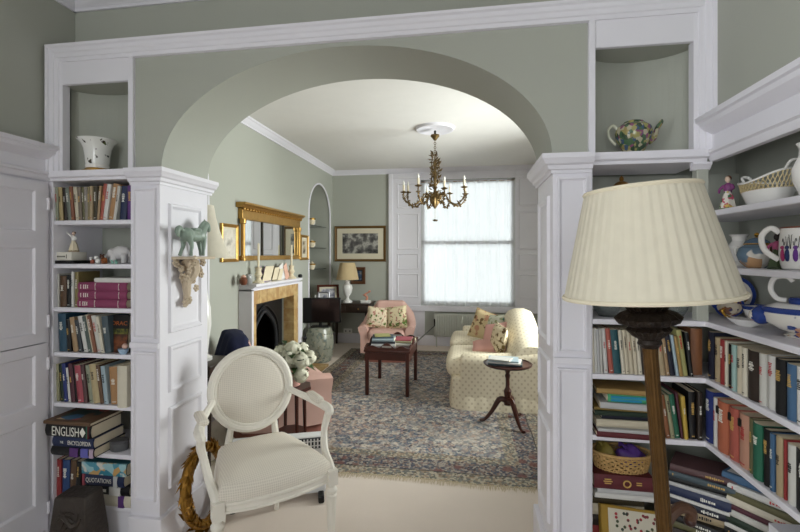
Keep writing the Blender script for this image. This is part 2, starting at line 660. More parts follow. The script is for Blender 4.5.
# near-room side and rear walls (with window openings behind the camera)
struct(MB().box(LX - 0.15, LX, -0.2, 2.3, 0, ZC).box(LX - 0.15, LX, NB, -1.8, 0, ZC).box(LX - 0.15, LX, -1.8, -0.2, 0, 0.7).box(LX - 0.15, LX, -1.8, -0.2, 2.5, ZC).build('wall_left', GREEN, smooth=0))
struct(MB().box(-2.3, -1.45, NB - 0.15, NB, 0, ZC).box(0.2, 1.4, NB - 0.15, NB, 0, ZC).box(-1.45, 0.2, NB - 0.15, NB, 0, 0.7).box(-1.45, 0.2, NB - 0.15, NB, 2.5, ZC).build('wall_rear', GREEN, smooth=0))
struct(MB().box(1.22, 1.35, NB, 2.3, 0, ZC).box(0.945, 1.22, NB, YF + 0.1, 1.97, ZC).box(0.945, 1.22, NB, -0.9, 0, 1.97).build('wall_right', GREEN, smooth=0))


def sash(name, horizontal, a0, a1, pos, z0, z1, th=0.05, bar=True):
    """simple sash window: frame, meeting rail, panes"""
    w = structure(name)
    def bx(p0, p1, q0, q1, dd=0.0):
        mb = MB()
        if horizontal: mb.box(p0, p1, pos + dd, pos + th + dd, q0, q1)
        else: mb.box(pos + dd, pos + th + dd, p0, p1, q0, q1)
        return mb
    fr = MB()
    for b in ((a0, a0 + 0.05, z0, z1), (a1 - 0.05, a1, z0, z1), (a0, a1, z0, z0 + 0.06), (a0, a1, z1 - 0.05, z1)):
        q = bx(*b); fr.add(q.v, q.f)
    fr.build('window_frame', WHITE, w, smooth=0)
    zm = (z0 + z1) / 2
    bx(a0, a1, zm - 0.03, zm + 0.03).build('meeting_rail', WHITE, w, smooth=0)
    mid = (a0 + a1) / 2
    for zz in ((z0 + 0.06, zm - 0.03), (zm + 0.03, z1 - 0.05)):
        if bar: bx(mid - 0.012, mid + 0.012, zz[0], zz[1]).build('glazing_bar', WHITE, w, smooth=0)
        for aa in (((a0 + 0.05, mid - 0.012), (mid + 0.012, a1 - 0.05)) if bar else ((a0 + 0.05, a1 - 0.05),)):
            q = MB()
            if horizontal: q.box(aa[0], aa[1], pos + th / 2 - 0.002, pos + th / 2 + 0.002, *zz)
            else: q.box(pos + th / 2 - 0.002, pos + th / 2 + 0.002, aa[0], aa[1], *zz)
            q.build('pane', GLASS, w, smooth=0)
    return w


sash('window_2', False, -1.8, -0.2, LX - 0.12, 0.7, 2.5)
sash('window_3', True, -1.45, 0.2, NB - 0.12, 0.7, 2.5)

# arch wall -----------------------------------------------------------
ACX, ARX, ARZ = (AX0 + AX1) / 2, (AX1 - AX0) / 2, 0.52


def arch_poly(x0, x1, zbot, ztop, cx, rx, rz, zs, n=48):
    pl = [(x0, zbot), (x0, ztop), (x1, ztop), (x1, zbot), (cx + rx, zbot)]
    if zs > zbot: pl.append((cx + rx, zs))
    pl += [(cx + rx * math.cos(PI * i / n), zs + rz * math.sin(PI * i / n)) for i in range(1, n)]
    if zs > zbot: pl.append((cx - rx, zs))
    pl.append((cx - rx, zbot))
    return pl


arch = MB()
arch.prism(arch_poly(PX0, PX1, ZS, ZT0 + 0.02, ACX, ARX, ARZ, ZN), YF + 0.012, YB)
arch.box(LX - 0.2, 1.25, YF + 0.16, YB, ZT0 + 0.02, ZC)
arch.box(-2.6, PX0, YB - 0.05, YB, 0, ZT0 + 0.02)
arch.box(PX1, 1.6, YB - 0.05, YB, 0, ZT0 + 0.02)


def niche(x0, x1, mb):
    """shallow bowed recess between x0 and x1, its flat head and bowed back"""
    n = 20
    pts = []
    for i in range(n + 1):
        t = -1 + 2 * i / n
        pts.append(((x0 + x1) / 2 + t * (x1 - x0) / 2, YF + 0.02 + 0.155 * math.sqrt(max(0, 1 - (t * 0.93) ** 2)) * 1.0))
    for i in range(n):
        (a, ya), (b, yb) = pts[i], pts[i + 1]
        mb.add([(a, ya, ZN - 0.02), (b, yb, ZN - 0.02), (b, yb, ZH + 0.02), (a, ya, ZH + 0.02), (a, YB - 0.05, ZN - 0.02), (b, YB - 0.05, ZN - 0.02), (b, YB - 0.05, ZH + 0.02), (a, YB - 0.05, ZH + 0.02)],
               [(0, 1, 2, 3), (4, 7, 6, 5), (3, 2, 6, 7), (0, 4, 5, 1)])


niche(LX + 0.06, PX0 + 0.0, arch)
niche(PX1 - 0.0, 0.9, arch)
arch_o = struct(arch.build('wall_arch', GREEN, smooth=25))
# niche heads (white boards) and the shelf line
for x0, x1 in ((LX, PX0), (PX1, 0.95)):
    hx0 = x0 + 0.06 if x0 < 0 else x0
    MB().box(hx0, x1, YF, YF + 0.022, ZH, ZT0 + 0.03).build('niche_head', WHITE, arch_o, smooth=0, bevel=0.004)
    MB().box(hx0, x1, YF + 0.0225, YB - 0.06, ZH + 0.003, ZT0 + 0.015).build('niche_soffit', GREEN, arch_o, smooth=0)
# trim round the whole arch wall: top architrave and the two vertical legs
TR = [(0, 0.0), (0.006, 0.002), (0.007, 0.018), (0.012, 0.022), (0.014, 0.04), (0.019, 0.046), (0.021, 0.062), (0.03, 0.068), (0.032, 0.079), (-0.1, 0.079), (-0.1, 0)]
t1 = MB().strip([(a, z) for a, z in TR], (LX + 0.022, YF, ZT0), (0.945, YF, ZT0), (0, -1, 0))
struct(t1.build('trim_1', WHITE, smooth=25))
for k, (x0, sg) in enumerate(((LX + 0.022, 1), (0.945, -1))):
    mb = MB()
    prof = [(0.0, 0.0), (0.0, 0.03), (0.012, 0.028), (0.015, 0.02), (0.032, 0.017), (0.035, 0.011), (0.052, 0.008), (0.055, 0.002), (0.07, 0.0), (0.07, -0.04), (0, -0.04)]
    mb.loft([[(x0 + sg * a, YF - b, ZN) for a, b in prof], [(x0 + sg * a, YF - b, ZT1 - 0.002) for a, b in prof]])
    struct(mb.build('trim_%d' % (2 + k), WHITE, smooth=25))
for k, x in enumerate((PX0, PX1)):
    struct(MB().box(x - 0.012, x + 0.014, YF - 0.006, YF + 0.03, ZN, ZT0 + 0.002).build('trim_%d' % (4 + k), WHITE, smooth=0, bevel=0.003))

# piers: panelled pilasters under the arch
PM = [(0, 0.0), (0.003, 0.011), (0.009, 0.011), (0.013, 0.003), (0.018, 0.0)]
IMP = [(0, 0.0), (0.008, 0.0), (0.010, 0.012), (0.02, 0.016), (0.024, 0.03), (0.036, 0.036), (0.044, 0.05), (0.05, 0.056), (0.05, 0.075), (0, 0.075)]


def pier(name, x0, x1, inner):
    """inner: +1 when the archway lies on +X"""
    e = 0.008
    body = struct(MB().box(x0, x1, YF, YB, 0, ZS).build(name, WHITE, smooth=0, bevel=0.003))
    w = x1 - x0
    for z0, z1 in ((0.27, 0.985), (1.045, 1.765)):
        MB().frame((x0 + 0.016, YF, z0), (1, 0, 0), (0, 0, 1), (0, -1, 0), w - 0.032, z1 - z0, PM).build('panel_moulding', WHITE, body, smooth=20)
    MB().box(x0, x1, YF - 0.012, YF, 1.0, 1.028).build('rail_moulding', WHITE, body, smooth=0, bevel=0.004)
    X = x1 if inner > 0 else x0
    PB = [(0, 0.0), (0.006, 0.012), (0.016, 0.012), (0.028, 0.002), (0.04, 0.0)]
    for z0, z1 in ((0.30, 0.70), (0.77, 1.0), (1.06, 1.70)):
        MB().frame((X, YF + 0.06, z0), (0, 1, 0), (0, 0, 1), (inner, 0, 0), YB - YF - 0.12, z1 - z0, PB).build('panel_moulding', WHITE, body, smooth=20)
    # plinth
    MB().box(x0 - (0 if inner > 0 else 0), x1 + (0.022 if inner > 0 else 0), YF - 0.022, YB + 0.01, 0, 0.2).build('plinth', WHITE, body, smooth=0, bevel=0.006) if inner > 0 else \
        MB().box(x0 - 0.022, x1, YF - 0.022, YB + 0.01, 0, 0.2).build('plinth', WHITE, body, smooth=0, bevel=0.006)
    # impost moulding along the front and the reveal
    mb = MB()
    XO = x0 if inner > 0 else x1
    zb_ = ZS - 0.03
    mb.loft([[(XO, YF - a, zb_ + z) for a, z in IMP], [(X + inner * a, YF - a, zb_ + z) for a, z in IMP], [(X + inner * a, YB + 0.03, zb_ + z) for a, z in IMP]])
    mb.box(x0 + 0.004, x1 - 0.004, YF + 0.004, YB, ZS + 0.001, ZN - 0.012)
    mb.build('impost', WHITE, body, smooth=25)
    return body


pier('trim_6', PX0, AX0, 1)
pier('trim_7', AX1, PX1, -1)

# cornices
cornice('trim_8', [((LX, YF + 0.16, ZC), (1.0, YF + 0.16, ZC), (0, -1, 0)), ((LX, NB, ZC), (LX, YF + 0.16, ZC), (1, 0, 0)), ((0.945, NB, ZC), (0.945, YF + 0.16, ZC), (-1, 0, 0))])
cornice('trim_9', [((FXL, FY, ZC), (FXR, FY, ZC), (0, -1, 0)), ((FXL, YB, ZC), (FXL, FY, ZC), (1, 0, 0)), ((FXR, YB, ZC), (FXR, FY, ZC), (-1, 0, 0)), ((FXL, YB, ZC), (FXR, YB, ZC), (0, 1, 0))])

# far room: left wall with two arched alcoves and the fireplace opening
N1 = (2.45, P(208, X=FXL).y)
N2 = (P(308.5, X=FXL).y, P(330, X=FXL).y)
FPY0, FPY1, FPZ = 0, 0, 0.95
SX = FXL + 0.14       # face of the fireplace surround
TY0, TY1 = P(252, X=SX).y, P(298.5, X=SX).y      # tiled slips
IY0, IY1 = P(257, X=SX).y, P(294.5, X=SX).y      # opening
wl = MB()
B0 = FXL - 0.34


def wbox(y0, y1, z0, z1): wl.box(B0, FXL, y0, y1, z0, z1)


wbox(YB - 0.05, N1[0], 0, ZC)
wbox(N1[1], IY0, 0, ZC)
wbox(IY0, IY1, 0.97, ZC)
wbox(IY1, N2[0], 0, ZC)
wbox(N2[1], FY + 0.1, 0, ZC)
for (a, b) in (N1, N2):
    r = (b - a) / 2
    wl.prism(arch_poly(a, b, 1.9, ZC, (a + b) / 2, r - 0.0005, r, 2.5 - r if r < 0.6 else 1.95), B0, FXL, axis='x')
wl.box(B0 - 0.1, B0, YB - 0.1, FY + 0.1, 0, ZC)
struct(wl.build('wall_far_left', GREEN, smooth=25))
# white bead round the alcove arches
for k, (a, b) in enumerate((N1, N2)):
    r = (b - a) / 2; zs = 2.5 - r if r < 0.6 else 1.95
    pts = [(FXL, a, 0.0), (FXL, a, zs)] + [(FXL, (a + b) / 2 - r * math.cos(PI * i / 24), zs + r * math.sin(PI * i / 24)) for i in range(1, 24)] + [(FXL, b, zs), (FXL, b, 0.0)]
    struct(MB().tube(pts, 0.014, 6).build('trim_%d' % (10 + k), WHITE))
struct(MB().box(FXR, FXR + 0.1, YB - 0.05, 3.45, 0, ZC).box(FXR, FXR + 0.1, 4.95, FY + 0.1, 0, ZC).box(FXR, FXR + 0.1, 3.45, 4.95, 0, 0.8).box(FXR, FXR + 0.1, 3.45, 4.95, 2.3, ZC).build('wall_far_right', GREEN, smooth=0))
sash('added_window_4', False, 3.45, 4.95, FXR + 0.04, 0.8, 2.3)  # out-of-view window, added to bring extra light into the far room

# far wall with the window opening
WX0, WX1 = P(421, Y=FY).x, P(515, Y=FY).x
WZ0, WZ1 = P(467, 306, Y=FY).z, P(467, 179, Y=FY).z
struct(MB().box(FXL - 0.1, WX0, FY, FY + 0.12, 0, ZC).box(WX1, FXR + 0.1, FY, FY + 0.12, 0, ZC).box(WX0, WX1, FY, FY + 0.12, 0, WZ0).box(WX0, WX1, FY, FY + 0.12, WZ1, ZC).build('wall_far', GREEN, smooth=0))
w1 = sash('window_1', True, WX0, WX1, FY + 0.06, WZ0, WZ1, bar=False)
# white panelled shutter boards either side of the window
SB0, SB1 = P(389, Y=FY).x, 1.25
for x0, x1 in ((SB0, WX0), (WX1, SB1)):
    sh = MB().box(x0, x1, FY - 0.03, FY, WZ0 - 0.06, ZC - 0.08).build('shutter', WHITE, w1, smooth=0, bevel=0.003)
    ww = min(x1 - x0, 0.42)
    xa = x0 if x0 > WX0 else x1 - ww
    MB().box(x0, x1, FY - 0.045, FY - 0.03, ZC - 0.16, ZC - 0.08).build('head_rail', WHITE, sh, smooth=0, bevel=0.004)
    for z0, z1 in ((2.18, 2.62), (1.52, 2.1), (1.2, 1.46), (0.76, 1.14)):
        if x0 < WX0 and z0 > 2.1:
            z0, z1 = 2.18, 2.58
        MB().frame((xa + 0.04, FY - 0.03, z0), (1, 0, 0), (0, 0, 1), (0, -1, 0), ww - 0.07, z1 - z0, [(0, 0), (0.006, 0.012), (0.014, 0.012), (0.026, 0.0)]).build('panel_moulding', WHITE, sh, smooth=20)
MB().box(SB0, SB0 + 0.07, FY - 0.05, FY, 0, ZC - 0.08).build('architrave', WHITE, w1, smooth=0, bevel=0.008)
MB().box(WX0, WX1, FY - 0.03, FY, WZ1, ZC - 0.08).build('window_head', WHITE, w1, smooth=0, bevel=0.003)
MB().box(SB0, SB1, FY - 0.06, FY, WZ0 - 0.09, WZ0 - 0.0).build('window_sill', WHITE, w1, smooth=0, bevel=0.008)
for x0, x1 in ((SB0 + 0.07, WX0 + 0.06),):
    MB().box(x0, x1, FY - 0.02, FY, 0.16, WZ0 - 0.09).build('apron_board', WHITE, w1, smooth=0)
SKIRT = [(0, 0), (0.018, 0), (0.018, 0.12), (0.012, 0.135), (0.008, 0.155), (0, 0.16)]
struct(MB().strip(SKIRT, (FXL, FY, 0), (FXR, FY, 0), (0, -1, 0)).build('baseboard_far', WHITE, smooth=25))
struct(MB().strip(SKIRT, (FXL, N1[1], 0), (FXL, TY0 - 0.15, 0), (1, 0, 0)).strip(SKIRT, (FXL, TY1 + 0.15, 0), (FXL, N2[0], 0), (1, 0, 0)).build('baseboard_left', WHITE, smooth=25))
struct(MB().strip(SKIRT, (FXR, YB, 0), (FXR, FY, 0), (-1, 0, 0)).build('baseboard_right', WHITE, smooth=25))

# ceiling rose
rc = P(435, 128, Z=ZC)
MB().lathe([(0.0, 0), (0.05, -0.005), (0.1, -0.014), (0.16, -0.016), (0.185, -0.028), (0.2, -0.026), (0.205, -0.01), (0.215, 0)][::-1], 48, (rc.x, rc.y, ZC)).build('ceiling_rose', WHITE, ceiling)

# ------------------------------------------------------------------ bookcases (built in, either side of the arch)
CYB = YB - 0.09        # back of the carcass
bcl = thing('bookcase', 'white built-in bookcase between panelled cupboard and archway', 'bookcase', ((LX + PX0) / 2, 2.0, 0))


def rel(root, mb):
    """shift world coordinates into the local frame of an unrotated root"""
    l = Vector(root.location)
    mb.v = [p - l for p in mb.v]
    return mb


LBX0, LBX1 = P(53, Y=YF).x, PX0
rel(bcl, MB().box(LBX0, LBX1, CYB, CYB + 0.02, 0.1, ZS)).build('back_panel', GREEN, bcl, smooth=0)
rel(bcl, MB().box(LX + 0.001, LBX0, YF, CYB + 0.02, 0.0, ZS)).build('side_panel', WHITE, bcl, smooth=0, bevel=0.002)
rel(bcl, MB().box(LBX1 - 0.004, LBX1 - 0.0005, YF + 0.004, CYB + 0.02, 0.1, ZS)).build('side_panel', WHITE, bcl, smooth=0)
for z in SHELF:
    rel(bcl, MB().box(LBX0, LBX1 - 0.004, YF + 0.004, CYB, z - TH, z)).build('shelf', WHITE, bcl, smooth=0, bevel=0.004)
rel(bcl, MB().box(LBX0, LBX1 - 0.004, YF + 0.012, CYB, 0.0, SHELF[6] - TH)).build('plinth', WHITE, bcl, smooth=0)
rel(bcl, MB().strip([(0, 0), (0.006, 0), (0.01, 0.012), (0.022, 0.018), (0.026, 0.03), (0.026, 0.046), (-0.25, 0.046), (-0.25, 0)], (LX, YF, ZS), (PX0, YF, ZS), (0, -1, 0))).build('top_shelf', WHITE, bcl, smooth=25)

WR = 0.92          # front line of the side-wall shelves
bcr = thing('bookcase', 'white built-in bookcase filled with books and china behind the floor lamp', 'bookcase', (0.75, 2.0, 0))
rel(bcr, MB().box(PX1, 1.2, CYB, CYB + 0.02, 0.1, ZS)).build('back_panel', GREEN, bcr, smooth=0)
rel(bcr, MB().box(1.2, 1.219, -0.9, CYB + 0.02, 0.1, ZS + 0.12)).build('back_panel', GREEN, bcr, smooth=0)
rel(bcr, MB().box(PX1 + 0.0005, PX1 + 0.004, YF + 0.004, CYB, 0.1, ZS)).build('side_panel', WHITE, bcr, smooth=0)
for i, z in enumerate(SHELF):
    if i == 5: continue
    pl = [(PX1 + 0.004, YF + 0.006), (WR, YF + 0.006), (WR, -0.9), (1.2, -0.9), (1.2, CYB), (PX1 + 0.004, CYB)]
    rel(bcr, MB().prism(pl, z - TH, z, axis='z')).build('shelf', WHITE, bcr, smooth=0, bevel=0.004)
rel(bcr, MB().box(PX1 + 0.004, WR, YF + 0.014, CYB, 0, SHELF[6] - TH).box(WR + 0.01, 1.2, -0.9, YF + 0.014, 0, SHELF[6] - TH)).build('plinth', WHITE, bcr, smooth=0)
# corner post carrying the upper shelves
rel(bcr, MB().box(WR - 0.028, WR + 0.016, YF + 0.012, YF + 0.05, SHELF[2], ZS)).build('corner_post', GREEN, bcr, smooth=0, bevel=0.003)
rel(bcr, MB().strip([(0, 0), (0.01, 0.004), (0.02, 0.018), (0.026, 0.022), (0.026, 0.03), (0, 0.03)], (WR - 0.05, YF + 0.02, ZS - 0.03), (WR + 0.02, YF + 0.02, ZS - 0.03), (0, -1, 0))).build('post_capital', WHITE, bcr, smooth=25)
# niche shelf moulding and the deep cornice running along the side wall
NS = [(0, 0), (0.006, 0), (0.01, 0.012), (0.022, 0.018), (0.026, 0.03), (0.026, 0.046), (-0.25, 0.046), (-0.25, 0)]
rel(bcr, MB().strip(NS, (PX1, YF, ZS), (WR, YF, ZS), (0, -1, 0))).build('top_shelf', WHITE, bcr, smooth=25)
CW = [(-0.02, 0), (0.004, 0), (0.012, 0.01), (0.016, 0.024), (0.026, 0.03), (0.026, 0.04), (0.008, 0.046), (0.006, 0.1), (0.014, 0.104), (0.026, 0.112), (0.046, 0.13), (0.05, 0.145), (0.06, 0.15), (0.062, 0.168), (-0.02, 0.168)]
rel(bcr, MB().strip(CW, (0.94, YF - 0.0, ZS), (0.94, -0.9, ZS), (-1, 0, 0))).build('cornice', WHITE, bcr, smooth=25)

# left wall cupboard -------------------------------------------------
CX = -2.05
cup = thing('cupboard', 'white panelled built-in cupboard with moulded cornice beside the bookcase', 'cupboard', (CX, 0.9, 0))
rel(cup, MB().box(LX + 0.001, CX - 0.004, 0.0, YF - 0.002, 0, ZS + 0.15)).build('frame', WHITE, cup, smooth=0)
rel(cup, MB().strip(CW, (CX - 0.002, 0.0, ZS), (CX - 0.002, YF - 0.002, ZS), (1, 0, 0))).build('cornice', WHITE, cup, smooth=25)
rel(cup, MB().box(CX - 0.004, CX + 0.014, 0.0, YF - 0.035, 0, 0.1)).build('plinth', WHITE, cup, smooth=0)
DB = [(0, 0.0), (0.008, -0.001), (0.016, -0.01), (0.03, -0.012)]
for y0, y1 in ((0.64, 1.235), (1.24, 1.835)):
    for z0, z1, pans in ((1.022, 1.795, ((1.06, 1.49), (1.55, 1.76))), (0.11, 1.016, ((0.24, 0.66), (0.72, 0.975)))):
        mb = MB()
        sw = 0.05
        # stiles and rails around sunk panels
        zs_ = [z0] + [q for p in pans for q in p] + [z1]
        mb.box(CX - 0.004, CX + 0.018, y0, y0 + sw, z0, z1).box(CX - 0.004, CX + 0.018, y1 - sw, y1, z0, z1)
        for a in range(0, len(zs_), 2): mb.box(CX - 0.004, CX + 0.018, y0 + sw, y1 - sw, zs_[a], zs_[a + 1])
        for a, b in pans:
            mb.box(CX - 0.004, CX + 0.004, y0 + sw, y1 - sw, a, b)
        d = rel(cup, mb).build('door', WHITE, cup, smooth=0)
        for a, b in pans:
            q = MB().frame((CX + 0.018, y0 + sw, a), (0, 1, 0), (0, 0, 1), (1, 0, 0), y1 - y0 - 2 * sw, b - a, DB)
            rel(cup, q).build('panel_moulding', WHITE, d, smooth=20)
        if y1 > 1.5:
            for zz in ((z0 + 0.1), (z1 - 0.1)):
                rel(cup, MB().tube([(CX + 0.02, y1 + 0.004, zz - 0.03), (CX + 0.02, y1 + 0.004, zz + 0.03)], 0.006, 8)).build('hinge', WHITE, d)

# ------------------------------------------------------------------ books
BC = {
    'sage': (150, 156, 128), 'straw': (186, 160, 100), 'dark brown': (52, 36, 26), 'grey green': (122, 130, 116), 'rust': (150, 82, 52), 'cream': (214, 200, 168),
    'taupe': (128, 112, 94), 'olive': (104, 100, 58), 'warm grey': (150, 140, 128), 'khaki': (140, 124, 78), 'sand': (182, 156, 112), 'dark olive': (70, 58, 32),
    'tan': (176, 138, 92), 'coral red': (196, 84, 66), 'white': (220, 218, 212), 'tan orange': (190, 132, 74), 'off white': (206, 204, 194), 'navy': (32, 46, 92), 'purple': (104, 52, 140),
    'leather brown': (96, 62, 32), 'black': (20, 20, 22), 'olive gold': (140, 122, 62), 'magenta': (158, 50, 98), 'dark green': (28, 52, 34), 'teal blue': (34, 82, 110), 'slate': (52, 60, 68),
    'slate green': (78, 96, 88), 'slate blue': (66, 86, 96), 'royal blue': (40, 56, 140), 'maroon': (92, 34, 50), 'rose red': (190, 66, 82), 'plum brown': (96, 60, 62), 'moss beige': (160, 156, 112),
    'beige gold': (196, 172, 118), 'brown': (110, 74, 44), 'light blue': (160, 186, 198), 'bright red': (176, 40, 40), 'blue': (36, 74, 140), 'teal': (28, 92, 104), 'bright green': (60, 176, 110),
    'yellow': (206, 166, 40), 'green': (26, 112, 80), 'orange': (206, 100, 62), 'peach': (206, 140, 110), 'pale teal': (150, 190, 182), 'ivory': (222, 212, 186), 'dark red': (110, 26, 36),
    'orange brown': (160, 92, 48), 'yellow green': (176, 172, 92), 'pale grey': (196, 196, 196), 'ochre': (176, 134, 60), 'dark navy': (24, 28, 52), 'steel blue': (58, 104, 150), 'mustard': (146, 116, 40), 'lilac': (196, 168, 196),
}


def mute(c, k=0.78):
    g = 0.3 * c[0] + 0.59 * c[1] + 0.11 * c[2]
    return tuple(g + (x - g) * k for x in c)


def bm_(c): return mat('cover_' + c.replace(' ', '_'), mute([x * .92 for x in BC[c]], .74), 0.55, noise=0.1, scale=22, bump=0.05, bscale=200)


INK_W = mat('ink_white', (226, 224, 214), 0.6)
INK_G = mat('ink_gold', (196, 160, 90), 0.5)
INK_K = mat('ink_black', (28, 26, 26), 0.6)
INK_R = mat('ink_red', (170, 40, 44), 0.6)


def book(color, t, h, d, M, label, group=None, soft=False, bands=None):
    """a book: local x = thickness, y = depth (spine at y=0), z = height; cover, pages and optional spine print"""
    o = thing('book', label, 'book', group=group)
    o.matrix_world = M
    b = 0.0014 if soft else 0.0024
    ov = 0.0 if soft else 0.003
    r = min(t * 0.22, 0.008)
    n = 4
    outer, inner = [], []
    for i in range(n + 1):
        x = t * i / n
        y = -r * math.sin(PI * i / n) + r
        outer.append((x, y))
        inner.append((b + (t - 2 * b) * i / n, y + b * 1.2))
    outline = [(0, d)] + outer + [(t, d), (t - b, d)] + inner[::-1] + [(b, d)]
    MB().prism(outline, 0, h, axis='z').build('cover', bm_(color), o, smooth=40)
    MB().box(b, t - b, r + b * 1.3, d - ov, ov, h - ov).build('pages', PAGES, o, smooth=0)
    if bands:
        ink, parts = bands
        mb = MB()
        for (z0, z1, w) in parts:
            q = t * (1 - w) / 2
            mb.box(q, t - q, -0.0004, r * 0.6 + 0.001, z0 * h, z1 * h)
        mb.build('spine_print', ink, o, smooth=0, kind='stuff')
    return o


def title(c, rnd):
    """a printed title block: short strokes on the spine, ink that reads on the cover"""
    light = sum(BC[c]) > 420
    ink = rnd.choice([INK_K, INK_R, INK_K] if light else [INK_W, INK_G, INK_W])
    st = rnd.uniform(0.52, 0.62)
    parts = []
    z = st
    for i in range(rnd.randint(5, 9)):
        q = rnd.uniform(0.012, 0.028)
        parts.append((z, z + q, rnd.uniform(0.2, 0.42)))
        z += q + rnd.uniform(0.006, 0.016)
        if z > 0.9: break
    if rnd.random() < 0.6: parts.append((0.06, 0.075, 0.4))
    return ink, parts


def shelf_row(rows, frame, z, where, group, pos):
    """rows: (u0, u1, height, lean degrees, colour[, depth]) read from the spines; frame(s) gives the matrix at run position s; lean + = top towards the start"""
    rnd = random.Random(len(rows) * 31 + int(z * 1000))
    prev_end = None; prev_a = 0; prev_h = 0
    n = len(rows)
    for i, r in enumerate(rows):
        u0, u1, h, a, c = r[:5]
        dp = r[5] if len(r) > 5 else rnd.uniform(0.12, 0.16)
        s0, s1 = pos(u0), pos(u1)
        t = max(abs(s1 - s0) - 0.0012, 0.005) * math.cos(math.radians(a))
        s = s0
        if prev_end is not None:
            gap = 0
            if a > prev_a: gap = min(h, prev_h) * (math.tan(math.radians(a)) - math.tan(math.radians(prev_a)))
            s = max(s0, prev_end + gap + 0.0006)
        ar = math.radians(a)
        # leaning to the start pivots on the start-side bottom edge, leaning to the end on the other
        sh = 0.0 if a >= 0 else t * math.sin(-ar)
        L = Matrix.Translation((0, rnd.uniform(-0.004, 0.004), sh)) @ Matrix.Rotation(-ar, 4, 'Y')
        M = frame(s, z) @ L
        a_c = rows[i - 1][4] if i > 0 else None
        b_c = rows[i + 1][4] if i < n - 1 else None
        if a_c and b_c: nb = 'between %s and %s ones' % (a_c, b_c)
        elif b_c: nb = 'next to a %s one' % b_c
        else: nb = 'next to a %s one' % a_c
        kind = 'leaning book' if abs(a) > 6 else 'book'
        book(c, t, h, dp, M, '%s %s %s, %s' % (c, kind, nb, where), group, soft=rnd.random() < 0.4, bands=title(c, rnd) if t > 0.011 else None)
        prev_end = s + t / math.cos(ar); prev_a = a; prev_h = h


YSP = YF + 0.014


def fr_arch(s, z): return Matrix.Translation((s, YSP, z + 0.0005))
def pos_arch(u): return P(u, Y=YSP).x
def fr_side(s, z): return Matrix.Translation((WR + 0.012, YF - s, z + 0.0005)) @ Matrix.Rotation(-PI / 2, 4, 'Z')
def pos_side(u): return YF - P(u, X=WR + 0.012).y


G1 = 'books in the bookcase by the cupboard'
G2 = 'books on the shelves behind the floor lamp'
G3 = 'books on the side-wall shelves'
rowA = [(55.6, 58.6, .168, 2, 'sage'), (58.4, 62.2, .166, 3, 'straw'), (62.2, 65.6, .165, 4, 'dark brown'), (65.6, 69.4, .165, 6, 'grey green'), (69.4, 72.4, .168, 5, 'rust'), (72.4, 76.4, .166, 6, 'cream'),
        (76.4, 79.8, .165, 3, 'taupe'), (79.8, 82.4, .166, 3, 'olive'), (82.4, 85.8, .165, 3, 'warm grey'), (85.8, 88.2, .165, 1, 'khaki'), (88.2, 91, .168, 0, 'sand'), (91, 95, .168, 0, 'dark olive'), (95, 97.5, .168, -4, 'tan'),
        (97.5, 101.5, .178, -7, 'coral red'), (101.8, 106, .176, -8, 'white'), (106.2, 112, .178, -9, 'tan orange'), (112.5, 115.5, .166, -9, 'off white'), (116, 122.5, .165, -4, 'navy'), (123, 128.8, .166, 0, 'purple')]
shelf_row(rowA, fr_arch, SHELF[0], 'top shelf beside the cupboard', G1, pos_arch)
rowC = [(57, 58.6, .165, 0, 'off white'), (58.8, 65.5, .155, 0, 'leather brown'), (66, 70.4, .16, 0, 'black'), (71, 73.4, .176, 0, 'white'), (73.5, 77.2, .174, 0, 'olive gold')]
shelf_row(rowC, fr_arch, SHELF[2], 'shelf with the magenta volumes', G1, pos_arch)
rowD = [(57.5, 65.5, .188, 3, 'teal blue'), (66.5, 70.6, .16, 4, 'black'), (71.5, 76.6, .172, 8, 'tan'), (77.2, 81, .16, 10, 'slate'), (81.2, 86, .18, 12, 'white'), (86.2, 90, .18, 12, 'slate green'), (90.2, 92.2, .19, 12, 'cream'),
        (92.3, 95.5, .186, 12, 'rust'), (96, 100.6, .185, 12, 'off white'), (100.8, 104, .18, 11, 'ivory'), (104.2, 110.6, .182, 7, 'slate blue')]
shelf_row(rowD, fr_arch, SHELF[3], 'shelf under the magenta volumes', G1, pos_arch)
rowE = [(56, 58.8, .186, 2, 'moss beige'), (59, 62.6, .185, 4, 'dark green'), (63.2, 67, .19, 5, 'royal blue'), (67.2, 69.6, .17, 6, 'white'), (70.4, 75, .19, 6, 'maroon'), (75.2, 77, .185, 6, 'black'), (77.4, 83.6, .184, 7, 'rose red'),
        (83.8, 87.6, .19, 7, 'plum brown'), (87.8, 92.6, .186, 8, 'sage'), (92.8, 99.6, .192, 8, 'beige gold'), (99.8, 103.4, .19, 8, 'brown'), (104, 108.4, .186, 7, 'light blue'), (109.6, 118.4, .182, 4, 'tan orange'), (118.6, 120.6, .18, 4, 'green')]
shelf_row(rowE, fr_arch, SHELF[4], 'shelf above the thick encyclopedias', G1, pos_arch)
book('ivory', 0.05, 0.2, 0.15, Matrix.Translation((pos_arch(121.6), YF - 0.02, SHELF[4] + 0.0005)), 'broad ivory book at the shelf end, standing proud of its edge', G1)
rowG = [(55.5, 60, .2, -1, 'bright red'), (60.5, 68, .2, -1, 'blue'), (68.2, 74, .2, -2, 'brown'), (74.2, 79, .2, -4, 'black'), (79.2, 84, .195, -5, 'dark green')]
shelf_row(rowG, fr_arch, SHELF[6], 'bottom shelf by the carved block', G1, pos_arch)

# horizontal stacks
FLAT = Matrix.Rotation(PI / 2, 4, 'Y')


def flat(color, t, L, d, x, y, z, label, group, yaw=0.0, soft=False, bands=None, base=None):
    """book lying flat, spine towards the viewer, x is the start of its spine"""
    M = Matrix.Translation((x, y, z + t + 0.0004)) @ Matrix.Rotation(yaw, 4, 'Z')
    if base is not None: M = base @ Matrix.Translation((0, 0, t + 0.0004))
    return book(color, t, L, d, M @ FLAT, label, group, soft, bands)


